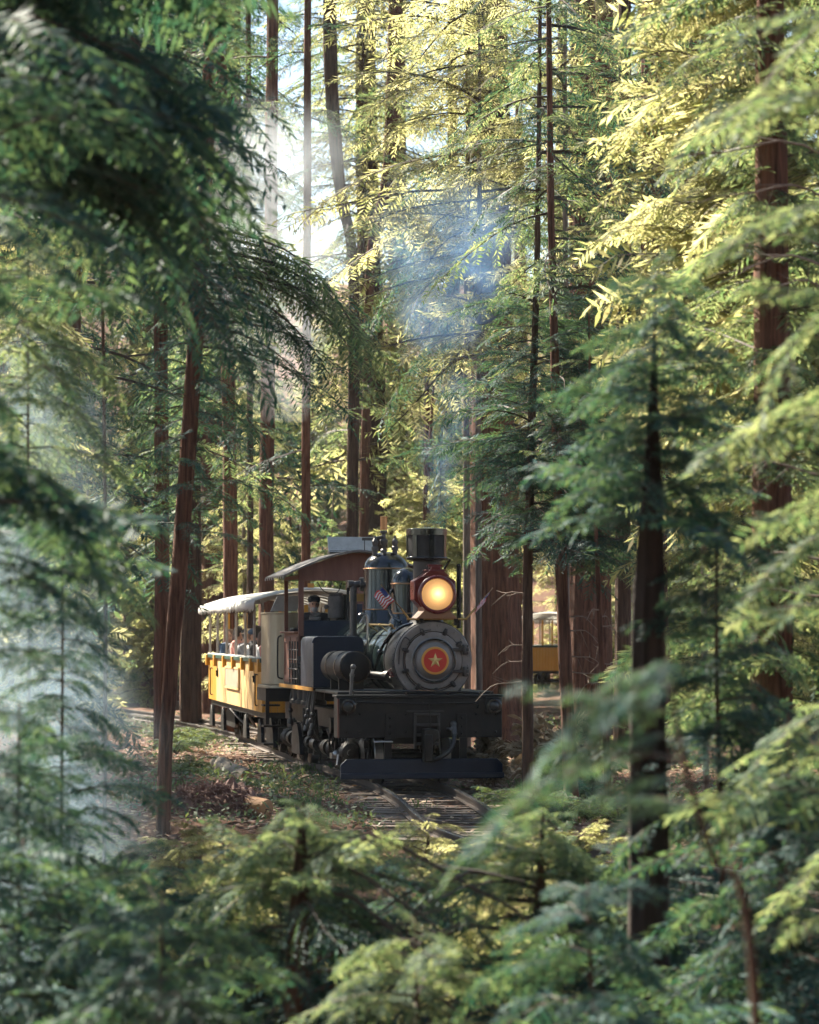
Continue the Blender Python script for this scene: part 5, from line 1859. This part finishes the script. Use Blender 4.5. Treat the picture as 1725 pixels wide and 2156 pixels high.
def seated(name, turn=0.0, female=False, lean=0.0, armup=False, vox=.013):
    """seated figure facing -y, origin on the seat below the hips. Returns body, top, trousers, hair meshes"""
    nk = Vector((0, .02 - lean * .4, .56))
    hd = Vector((math.sin(turn) * .02, -.02 - lean * .5, .715))
    look = (math.sin(turn), -math.cos(turn), -.08)
    sh = .165 if female else .19
    hip, kn, an = .10, -.44, -.40
    body, top, leg, hair = MB(), MB(), MB(), MB()
    arms = []
    for k in (-1, 1):
        s0 = Vector((k * sh, .02 - lean * .35, .50))
        if armup and k == 1:
            e, w = Vector((k * (sh + .06), -.2, .42)), Vector((k * .10, -.26, .62))
        else:
            e, w = Vector((k * (sh + .06), -.06 - lean * .3, .24)), Vector((k * .10, -.27, .17))
        arms.append((s0, e, w))
        limb(body, [s0, e, w], [.048, .040, .028])
        d = (w - e).normalized()
        pal = w + d * .05
        body.cyl(w, pal + d * .02, .026, .036, 10)
        for q in range(4):
            st = pal + Vector((k * (.026 - .017 * q), 0, .0)) + d * .02
            m1 = st + d * (.032 - .004 * abs(q - 1.3)) + Vector((0, 0, -.01))
            limb(body, [st, m1, m1 + d * .02 + Vector((0, 0, -.022))], [.0105, .0095, .0085], 8)
        limb(body, [w + d * .02, w + d * .05 + Vector((-k * .035, 0, .0)), w + d * .08 + Vector((-k * .04, 0, -.012))], [.013, .011, .009], 8)
        limb(top, [s0, e * .92 + s0 * .08], [.064, .056])
        if not female:
            limb(top, [e * .92 + s0 * .08, e * .4 + w * .6], [.056, .046])
        limb(body, [Vector((k * hip, 0, .08)), Vector((k * .12, kn, .09)), Vector((k * .12, an, -.33))], [.085, .062, .045])
        limb(body, [Vector((k * .12, an, -.36)), Vector((k * .125, an - .15, -.39))], [.045, .034])
        limb(leg, [Vector((k * hip, 0, .085)), Vector((k * .12, kn, .09)), Vector((k * .12, an, -.28))], [.098, .074, .056])
        limb(leg, [Vector((k * .12, an + .02, -.38)), Vector((k * .125, an - .16, -.395))], [.052, .042])
    limb(body, [Vector((0, 0, .10)), Vector((0, .02 - lean * .1, .28)), Vector((0, .02 - lean * .3, .44)), nk, hd], [.13, .125, .13, .062, .055], 14)
    limb(body, [arms[0][0], arms[1][0]], [.06, .06])
    limb(top, [Vector((0, 0, .09)), Vector((0, .02 - lean * .1, .28)), Vector((0, .02 - lean * .3, .43))], [.15, .146, .15], 16)
    limb(top, [arms[0][0], Vector((0, .02 - lean * .38, .515)), arms[1][0]], [.072, .085, .072])
    limb(leg, [Vector((-.06, 0, .08)), Vector((.06, 0, .08))], [.125, .125])
    at = head_shape(body, hd, look)
    ff = Vector(look).normalized()
    hair.ball(at(0, -.030, .040), .106, 16, sc=(.88, .95, 1.02))
    hair.ball(at(0, -.05, -.01), .088, 14)
    if female:
        limb(hair, [at(0, -.07, .02), at(0, -.085, -.10), at(.01, -.08, -.24)], [.085, .085, .05])
        for k in (-1, 1):
            limb(hair, [at(k * .06, -.02, .06), at(k * .078, -.012, -.06), at(k * .075, .0, -.2)], [.04, .04, .025])
    return dict(body=remesh(body, vox, "body"), top=remesh(top, vox, "shirt"), leg=remesh(leg, vox, "trousers"), hair=remesh(hair, .011, "hair", 1), at=at, hd=hd)


def person(fig, loc, rz, label, top, hairm, legm='c_blue', hat=None, group=None, parent_cat="person"):
    t = empty("person", loc, rz, label=label, cat="person", group=group)
    for nm, me, m in (("body", fig['body'], 'skin'), ("shirt", fig['top'], top), ("trousers", fig['leg'], legm), ("hair", fig['hair'], hairm)):
        d = me.copy()
        d.materials.append(M[m])
        link(nm, d, t)
    at = fig['at']
    for k in (-1, 1):
        mb = MB()
        mb.ball(at(k * .032, .076, .012), .0125, 8)
        part("eye", mb, M['hair_dark'], t)
    if hat:
        mb = MB()
        c_ = at(0, -.022, .075)
        mb.ball(c_, .108, 18, sc=(.98, 1.02, .72))
        if hat[1] == 'cap':
            mb.ball(at(0, .085, .062), .075, 12, sc=(1, 1, .16))
        elif hat[1] == 'brim':
            mb.ball(at(0, -.015, .055), .17, 18, sc=(1, 1, .10))
        part("hat", mb, M[hat[0]], t)
    return t


FIG = [seated("man", .5), seated("woman", -.7, True), seated("man_turned", -.9), seated("woman_ahead", .25, True, .1, True), seated("man_arm", 1.3, False, .15, True)]
cy_ = math.cos(coach.rotation_euler.z)
sy_ = math.sin(coach.rotation_euler.z)


def in_coach(x, y, z):
    return (coach.location.x + x * cy_ - y * sy_, coach.location.y + x * sy_ + y * cy_, z)


riders = [
    (1, -.50, 1.2, .7, 'c_pink', 'hair_brown', None, "long haired passenger in pink top nearest the locomotive end of the coach"),
    (1, -.48, 2.25, 2.3, 'c_white', 'hair_brown', None, "long haired passenger in white top by the second coach post"),
    (0, -.47, 3.7, 2.0, 'c_black', 'hair_dark', None, "dark haired passenger in black shirt sitting high in the middle of the coach"),
    (3, .10, 3.0, 1.4, 'c_white', 'hair_dark', None, "passenger in white top further in behind the black shirt"),
    (2, -.48, 5.3, .9, 'c_grey', 'hair_brown', ('c_beige', 'brim'), "passenger wearing a pale brimmed hat at the coach rail"),
    (0, .45, 5.0, -1.5, 'c_beige', 'hair_dark', ('c_blue', 'cap'), "passenger in a blue cap on the far bench"),
    (4, -.47, 6.8, 1.8, 'c_grey', 'hair_dark', ('c_black', 'cap'), "passenger in a dark cap raising one hand near the sign board"),
    (3, -.47, 8.2, 2.4, 'c_black', 'hair_brown', None, "brown haired passenger in black at the rear third of the coach"),
    (2, -.48, 9.35, .6, 'c_blue', 'hair_brown', None, "passenger in blue jacket leaning at the far end of the coach"),
    (1, .46, 7.4, -1.6, 'c_white', 'hair_dark', None, "passenger in white on the far bench near the rear"),
    (0, .46, 2.0, -1.5, 'c_blue', 'hair_dark', None, "passenger in blue on the far bench behind the pink top"),
    (4, .46, 3.9, -1.2, 'c_beige', 'hair_brown', ('c_white', 'brim'), "passenger in a white brimmed hat on the far bench"),
    (3, .46, 6.1, -1.8, 'c_pink', 'hair_brown', None, "brown haired passenger in pink on the far bench"),
    (2, .46, 9.0, -1.4, 'c_white', 'hair_grey', None, "grey haired passenger in white at the rear of the far bench"),
    (2, -.48, 4.5, 1.6, 'c_white', 'hair_brown', ('c_blue', 'cap'), "passenger in white shirt and blue cap beside the pale brimmed hat"),
    (0, -.48, 7.5, 1.2, 'c_pink', 'hair_dark', None, "dark haired passenger in pink behind the sign board"),
]
for f_, x, y, rz, top, hm, hat, lab in riders:
    person(FIG[f_], in_coach(x + (-.2 if x < 0 else .2), y, 1.345 + (.06 if f_ == 0 else 0)), coach.rotation_euler.z + rz, lab, top, hm, 'c_blue', hat, "passengers in the yellow coach")
# engine driver at the cab window
cl, sl = math.cos(LOCO_YAW), math.sin(LOCO_YAW)


def in_loco(x, y, z):
    return (0.15 + x * cl - y * sl, 42 + x * sl + y * cl, z)


drv = seated("driver", .1, False, .35, False, .010)
dt = person(drv, in_loco(-.50, 7.15, 1.88), LOCO_YAW - .15, "engine driver in black cap and dark shirt with grey beard leaning at the cab window", 'c_black', 'hair_grey', 'c_black', ('c_black', 'cap'))
mb = MB()
mb.ball(drv['at'](0, .05, -.075), .055, 14, sc=(1.0, .9, 1.0))
part("beard", mb, M['hair_grey'], dt)
mb = MB()
mb.box2((-.2, -.2, -.05), (.2, .2, 0)).cyl((0, 0, -.55), (0, 0, -.05), .04, n=10)
st = part("cab_stool", mb, M['black'], None, bevel=.01, loc=in_loco(-.50, 7.15, 1.875), rot=(0, 0, LOCO_YAW))
tag(st, "black cab stool under the engine driver", "stool")

# ------------------------------------------------------------------ ground cover, ferns, log and root pile
# leaf litter, twigs and small green plants
def scatter(name, n, xr, yr, size, mats, keep, up=.35, aspect=.45):
    V, F, MI = [], [], []
    xs = R.uniform(*xr, n)
    ys = R.uniform(*yr, n)
    ok = keep(xs, ys)
    xs, ys = xs[ok], ys[ok]
    zs = ground(xs, ys)
    n = len(xs)
    a = R.uniform(0, 6.28, n)
    s = R.uniform(size[0], size[1], n)
    tilt = R.uniform(-up, up, n)
    h = np.abs(R.normal(0, 1, n)) * up * .12
    dx, dy = np.cos(a) * s, np.sin(a) * s
    c = np.stack([xs, ys, zs + .015 + h], 1)
    d = np.stack([dx, dy, tilt * s], 1)
    w = np.stack([-dy * aspect, dx * aspect, R.uniform(-up, up, n) * s * .5], 1)
    V = np.stack([c - d, c + w, c + d, c - w], 1).reshape(-1, 3)
    F = np.arange(4 * n).reshape(n, 4)
    o = link(name, np_mesh(name, V, F, [M[m] for m in mats], R.integers(len(mats), size=n)))
    return o


off = lambda x, y: np.abs(x - trk_x(y)) > np.where(y < 33, 1.6, .9)
o = scatter("leaf_litter", 70000, (-9, 9), (27, 72), (.025, .07), ['litter', 'leaf_dry', 'litter'], lambda x, y: (np.abs(x) < .16 * y) & (off(x, y) | (R.random(len(x)) < .35)), .25)
tag(o, kind='stuff')
patch = lambda x, y: noise2(x * 1.1 + 3, y * .8) + .6 * noise2(x * 3.1, y * 2.7)
o = scatter("ground_cover", 110000, (-9, 9), (27, 80), (.014, .05), ['cover', 'fern', 'cover', 'cover'], lambda x, y: (np.abs(x) < .16 * y) & off(x, y) & (patch(x, y) > -.05 + .5 * R.random(len(x))), .9)
tag(o, kind='stuff')


def grass_tufts(name, spots, n, m):
    V = []
    for (x, y) in spots:
        z = gz(x, y)
        for _ in range(n):
            a, l = R.uniform(0, 6.28), R.uniform(.05, .17)
            bx, by = x + R.normal(0, .09), y + R.normal(0, .09)
            d = np.array([math.cos(a), math.sin(a), 0]) * l * R.uniform(.2, .7)
            w = np.array([-math.sin(a), math.cos(a), 0]) * .006
            b = np.array([bx, by, z])
            V += [b - w, b + w, b + d * .5 + np.array([0, 0, l * .8]) + w * .6, b + d + np.array([0, 0, l])]
    V = np.array(V)
    return link(name, np_mesh(name, V, np.arange(len(V)).reshape(-1, 4), [M[m]]))


sp_ = [(float(trk_x(y)) + sx, y) for y, sx in [(41, -1.25), (40.5, -1.4), (42, -1.35), (39.5, -1.2), (43.5, -1.5), (44.5, -1.4), (38.7, -.2), (40, .75), (37, 1.2), (36, -1.1), (46, -1.6), (39, -1.5), (38, -1.7), (35.5, -1.5)]]
sp_ += [(R.uniform(-3.6, -1.2), R.uniform(35, 50)) for _ in range(60)] + [(R.uniform(1.3, 4), R.uniform(34.5, 46)) for _ in range(50)]
tag(grass_tufts("grass_tufts", sp_, 18, 'fern'), kind='stuff')
# ferns
FROND = [make_branch(R, .62, .75, 26, .15, .038, .011, 7, .75, .3) for _ in range(4)]
FERN = [crown_mesh("fern", FROND, [(0, 0, 0, i * 2.4 + R.uniform(-.3, .3), R.uniform(.1, .5), R.uniform(.75, 1.15), R.uniform(-.3, .3)) for i in range(13)], M['fern'], M['twig_dark']) for _ in range(3)]
i = 0
for (px, d, s) in [(1045, 40, .75), (1085, 38.2, .8), (1130, 38.8, .95), (1160, 37, .9), (1205, 37.6, 1.0), (1240, 36.5, .9), (1185, 36, .8), (1270, 37.5, 1.0), (1310, 38, .9), (1105, 36.4, .7), (1150, 41, .8), (1300, 36, .9), (1230, 40.5, .9),
                  (372, 52, .9), (385, 56, 1.0), (398, 47, .8), (420, 60, 1.0), (375, 44, .7), (350, 58, 1.1), (395, 62, 1.1), (440, 44, .55), (520, 41.5, .55), (600, 38, .5), (560, 43, .45)]:
    x = (px - CX) * d / F_PX
    o = link("fern", FERN[i % 3], None, (x, d, gz(x, d)), (0, 0, R.uniform(0, 6)), (s, s, s))
    where = "right of the track under the young trunks" if px > 900 else "on the slope left of the train"
    tag(o, f"pale green fern {where}", "fern", f"ferns {where}")
    i += 1
# dry tan bush between the trunks
DRY = [make_branch(R, .8, .5, 14, .3, .13, .06, 4, .9, .9) for _ in range(4)]
for (px, d, s, lab) in [(1150, 41.5, 1.0, "dry pale tan bush with drooping dead leaves between the two young trunks"), (1030, 43.5, .75, "smaller dry tan bush behind the right end of the pilot board"), (1240, 42.5, .7, "dry brown bush right of the reddish trunk")]:
    x = (px - CX) * d / F_PX
    me = crown_mesh("dry_bush", DRY, [(R.normal(0, .12), R.normal(0, .12), R.uniform(0, .25), R.uniform(0, 6.28), R.uniform(.2, 1.2), R.uniform(.6, 1.15), R.uniform(-.4, .4)) for _ in range(30)], M['leaf_dry'], M['twig'])
    tag(link("dry_bush", me, None, (x, d, gz(x, d) - .02), (0, 0, 0), (s, s, s)), lab, "bush")
# fallen log
a, b = Vector((-3.05, 47.5, 0)), Vector((-2.42, 44.6, 0))
a.z, b.z = gz(a.x, a.y) + .09, gz(b.x, b.y) + .08
lg = link("fallen_log", trunk_mesh("fallen_log", [Vector((0, 0, 0)), Vector((.01, .02, .7)), Vector((-.02, .0, 1.5)), Vector((.02, .02, 2.2)), Vector((0, 0, (b - a).length))], [.13, .14, .12, .115, .10], M['log'], 16))
lg.location = a
lg.rotation_euler = (b - a).to_track_quat('Z', 'X').to_euler()
tag(lg, "short grey brown fallen log lying in the green ground cover left of the track", "log")
for z_, r_ in ((-.01, .12), ((b - a).length - .03, .095)):
    mb = MB()
    mb.cyl((0, 0, z_), (0, 0, z_ + .04), r_, n=14)
    part("cut_end", mb, M['cutwood'], lg)
for k in range(7):
    p = P(R.uniform(370, 520), R.uniform(1600, 1690), 43)
    x, y = R.uniform(-3.6, -1.9), R.uniform(37, 47)
    z = gz(x, y) + .03
    ang = R.uniform(0, 3.1)
    l = R.uniform(.5, 1.2)
    mb = MB()
    mb.tube(curve_pts([(-l / 2, 0, 0), (-l * .1, R.uniform(-.06, .06), .04), (l * .25, R.uniform(-.05, .05), .02), (l / 2, R.uniform(-.05, .05), .05)], 4), [.018] * 9 + [.012] * 4, 6)
    o = part("fallen_stick", mb, M['twig'], None, loc=(x, y, z), rot=(0, 0, ang))
    tag(o, "bare grey stick lying in the ground cover left of the track", "stick", "sticks on the ground left of the track")
# root pile with a sawn end
d0 = 36.0
rc = Vector(((455 - CX) * d0 / F_PX, d0, 0))
rc.z = gz(rc.x, rc.y)
rp_ = empty("root_pile", rc, .1, label="shredded reddish brown root stump with one sawn orange end, lower left of the clearing", cat="stump")
mb = MB()
vs, fs = [], []
nu, nv = 30, 14
for j in range(nv + 1):
    for i in range(nu + 1):
        u, v = i / nu, j / nv
        x = -.66 + 1.3 * u
        y = -.5 + 1.0 * v
        hgt = .40 * max(0, 1 - (2 * v - 1) ** 2) ** .6 * max(0, 1 - abs(2 * u - .95) ** 3) ** .6
        vs.append((x, y, hgt * (1 + .22 * math.sin(7 * u + 5 * v) + .12 * R.normal()) - .05))
for j in range(nv):
    for i in range(nu):
        p = j * (nu + 1) + i
        fs.append((p, p + 1, p + nu + 2, p + nu + 1))
mb.add(vs, fs)
part("stump_body", mb, M['root'], rp_, ang=20)
mb = MB()
for _ in range(900):
    u, v = R.uniform(0.02, .97), R.uniform(.02, .75)
    x, y = -.66 + 1.3 * u, -.5 + 1.0 * v
    z = .40 * max(0, 1 - (2 * v - 1) ** 2) ** .6 * max(0, 1 - abs(2 * u - .95) ** 3) ** .6
    dd = Vector((R.uniform(-1, 1), R.uniform(-1, .3), R.uniform(-.5, .4))).normalized() * R.uniform(.06, .2)
    p = Vector((x, y, z - .02))
    mb.tube([p, p + dd * .5 + Vector((0, 0, R.uniform(0, .03))), p + dd], [R.uniform(.004, .012), .006, .002], 4)
fb = part("root_fibres", mb, M['root'], rp_)
fb["kind"] = "stuff"
mb = MB()
mb.lathe([(.0, 0), (.10, .0), (.13, .01), (.135, .28), (.12, .3)], (.60, -.42, .12), (-.75, .6, .12), 18)
part("sawn_end", mb, M['cutwood'], rp_, bevel=.01)

# ------------------------------------------------------------------ smoke and air
def volume_mat(name, col, dens, noise=False, cut=.42, scale=1.1, fall=None):
    m = bpy.data.materials.new(name)
    m.use_nodes = True
    nt = m.node_tree
    nt.nodes.clear()
    out = nt.nodes.new("ShaderNodeOutputMaterial")
    pv = nt.nodes.new("ShaderNodeVolumePrincipled")
    pv.inputs["Color"].default_value = (*col, 1)
    pv.inputs["Density"].default_value = dens
    pv.inputs["Anisotropy"].default_value = 0.25
    nt.links.new(pv.outputs[0], out.inputs["Volume"])
    if noise:
        tc = nt.nodes.new("ShaderNodeTexCoord")
        nz = nt.nodes.new("ShaderNodeTexNoise")
        nz.inputs["Scale"].default_value = scale
        nz.inputs["Detail"].default_value = 3
        nz.inputs["Distortion"].default_value = .6
        nt.links.new(tc.outputs["Object"], nz.inputs["Vector"])
        mr = nt.nodes.new("ShaderNodeMapRange")
        mr.inputs[1].default_value = cut
        mr.inputs[2].default_value = .75
        mr.inputs[3].default_value = 0
        mr.inputs[4].default_value = dens
        nt.links.new(nz.outputs["Fac"], mr.inputs[0])
        nt.links.new(mr.outputs[0], pv.inputs["Density"])
    return m


def plume(name, label, rows, col, dens, scale, cut, aniso=.25):
    """drifting smoke: rows of (x, y, z, radius) up its axis; density fades to nothing at its rim"""
    o0 = Vector(rows[0][:3])
    z0, z1 = rows[0][2], rows[-1][2]
    pc = curve_pts([r_[:3] for r_ in rows], 5)
    rr = np.interp([q.z for q in pc], [r_[2] for r_ in rows], [r_[3] for r_ in rows])
    mb = MB()
    n = 18
    vs, fs = [], []
    for q, r_ in zip(pc, rr):
        for j in range(n):
            t = 2 * math.pi * j / n
            vs.append(q - o0 + Vector((r_ * 1.05 * math.cos(t), r_ * 1.05 * math.sin(t), 0)))
    for i in range(len(pc) - 1):
        for j in range(n):
            fs.append((i * n + j, i * n + (j + 1) % n, (i + 1) * n + (j + 1) % n, (i + 1) * n + j))
    fs += [tuple(reversed(range(n))), tuple(range((len(pc) - 1) * n, len(pc) * n))]
    mb.add(vs, fs)
    m = volume_mat(name, col, dens, True, cut, scale)
    nt = m.node_tree
    N, Lk = nt.nodes, nt.links
    pv = next(x for x in N if x.bl_idname == "ShaderNodeVolumePrincipled")
    pv.inputs["Anisotropy"].default_value = aniso
    mr0 = next(x for x in N if x.bl_idname == "ShaderNodeMapRange")
    tc = next(x for x in N if x.bl_idname == "ShaderNodeTexCoord")
    sp = N.new("ShaderNodeSeparateXYZ")
    Lk.new(tc.outputs["Object"], sp.inputs[0])

    def math_(op, a, b=None):
        k = N.new("ShaderNodeMath")
        k.operation = op
        for i, v in enumerate((a, b)):
            if v is None:
                continue
            if isinstance(v, (int, float)):
                k.inputs[i].default_value = v
            else:
                Lk.new(v, k.inputs[i])
        return k.outputs[0]
    t = math_('DIVIDE', sp.outputs[2], z1 - z0)
    rp = N.new("ShaderNodeValToRGB")
    e = rp.color_ramp.elements
    while len(e) < len(rows):
        e.new(.5)
    for i, r_ in enumerate(rows):
        e[i].position = (r_[2] - z0) / (z1 - z0)
    for i, r_ in enumerate(rows):
        e[i].color = (.5 + (r_[0] - o0.x) / 20, .5 + (r_[1] - o0.y) / 20, r_[3] / 10, 1)
    Lk.new(t, rp.inputs[0])
    sc_ = N.new("ShaderNodeSeparateColor")
    Lk.new(rp.outputs[0], sc_.inputs[0])
    dx = math_('SUBTRACT', sp.outputs[0], math_('MULTIPLY', math_('SUBTRACT', sc_.outputs[0], .5), 20))
    dy = math_('SUBTRACT', sp.outputs[1], math_('MULTIPLY', math_('SUBTRACT', sc_.outputs[1], .5), 20))
    d = math_('SQRT', math_('ADD', math_('MULTIPLY', dx, dx), math_('MULTIPLY', dy, dy)))
    q = math_('DIVIDE', d, math_('MULTIPLY', sc_.outputs[2], 10))
    f = N.new("ShaderNodeMapRange")
    f.interpolation_type = 'SMOOTHSTEP'
    f.inputs[1].default_value, f.inputs[2].default_value, f.inputs[3].default_value, f.inputs[4].default_value = .25, 1.0, 1.0, 0.0
    Lk.new(q, f.inputs[0])
    g = N.new("ShaderNodeMapRange")
    g.interpolation_type = 'SMOOTHSTEP'
    g.inputs[1].default_value, g.inputs[2].default_value, g.inputs[3].default_value, g.inputs[4].default_value = .75, 1.0, 1.0, 0.0
    Lk.new(t, g.inputs[0])
    for k in list(pv.inputs["Density"].links):
        Lk.remove(k)
    Lk.new(math_('MULTIPLY', math_('MULTIPLY', mr0.outputs[0], f.outputs[0]), g.outputs[0]), pv.inputs["Density"])
    o = part("smoke", mb, m, None, loc=o0)
    tag(o, label, None, None, 'stuff')
    return o


plume("thin_blue_smoke", "thin blue smoke rising from the smokestack", [(.36, 43.12, 3.67, .24), (.42, 43.2, 4.2, .42), (.55, 43.5, 5.0, .6), (.62, 43.9, 5.9, .75), (.6, 44.3, 7.0, 1.1), (.6, 44.8, 8.1, 1.4), (.5, 45.4, 9.2, 1.4)],
      (.36, .62, 1.0), .85, 1.0, .43)
plume("white_mist", "bright white mist drifting at the left edge between the young trees", [(-3.1, 20, -1.6, .7), (-2.95, 20, -.6, 1.3), (-2.85, 20, .4, 1.45), (-2.8, 20.3, 1.5, 1.3), (-2.75, 20.6, 2.8, 1.0), (-2.8, 21, 3.9, .8), (-2.8, 21, 4.8, .5)],
      (.66, .86, 1.0), .9, .9, .42, .4)
plume("glade_mist", "bright mist hanging in the glade above the yellow coach", [(-2.6, 62, 6.5, .6), (-2.8, 62, 8.0, 1.6), (-2.9, 63, 10.0, 2.2), (-2.8, 64, 12.0, 2.2), (-2.8, 65, 14.0, 1.6)],
      (.86, .94, 1.0), .35, .5, .36, .5)
mb = MB()
mb.box2((-155, -80, -8), (155, 330, 110))
hz = part("haze", mb, volume_mat("forest_haze", (.80, .92, 1.0), .0001))
tag(hz, kind='stuff')
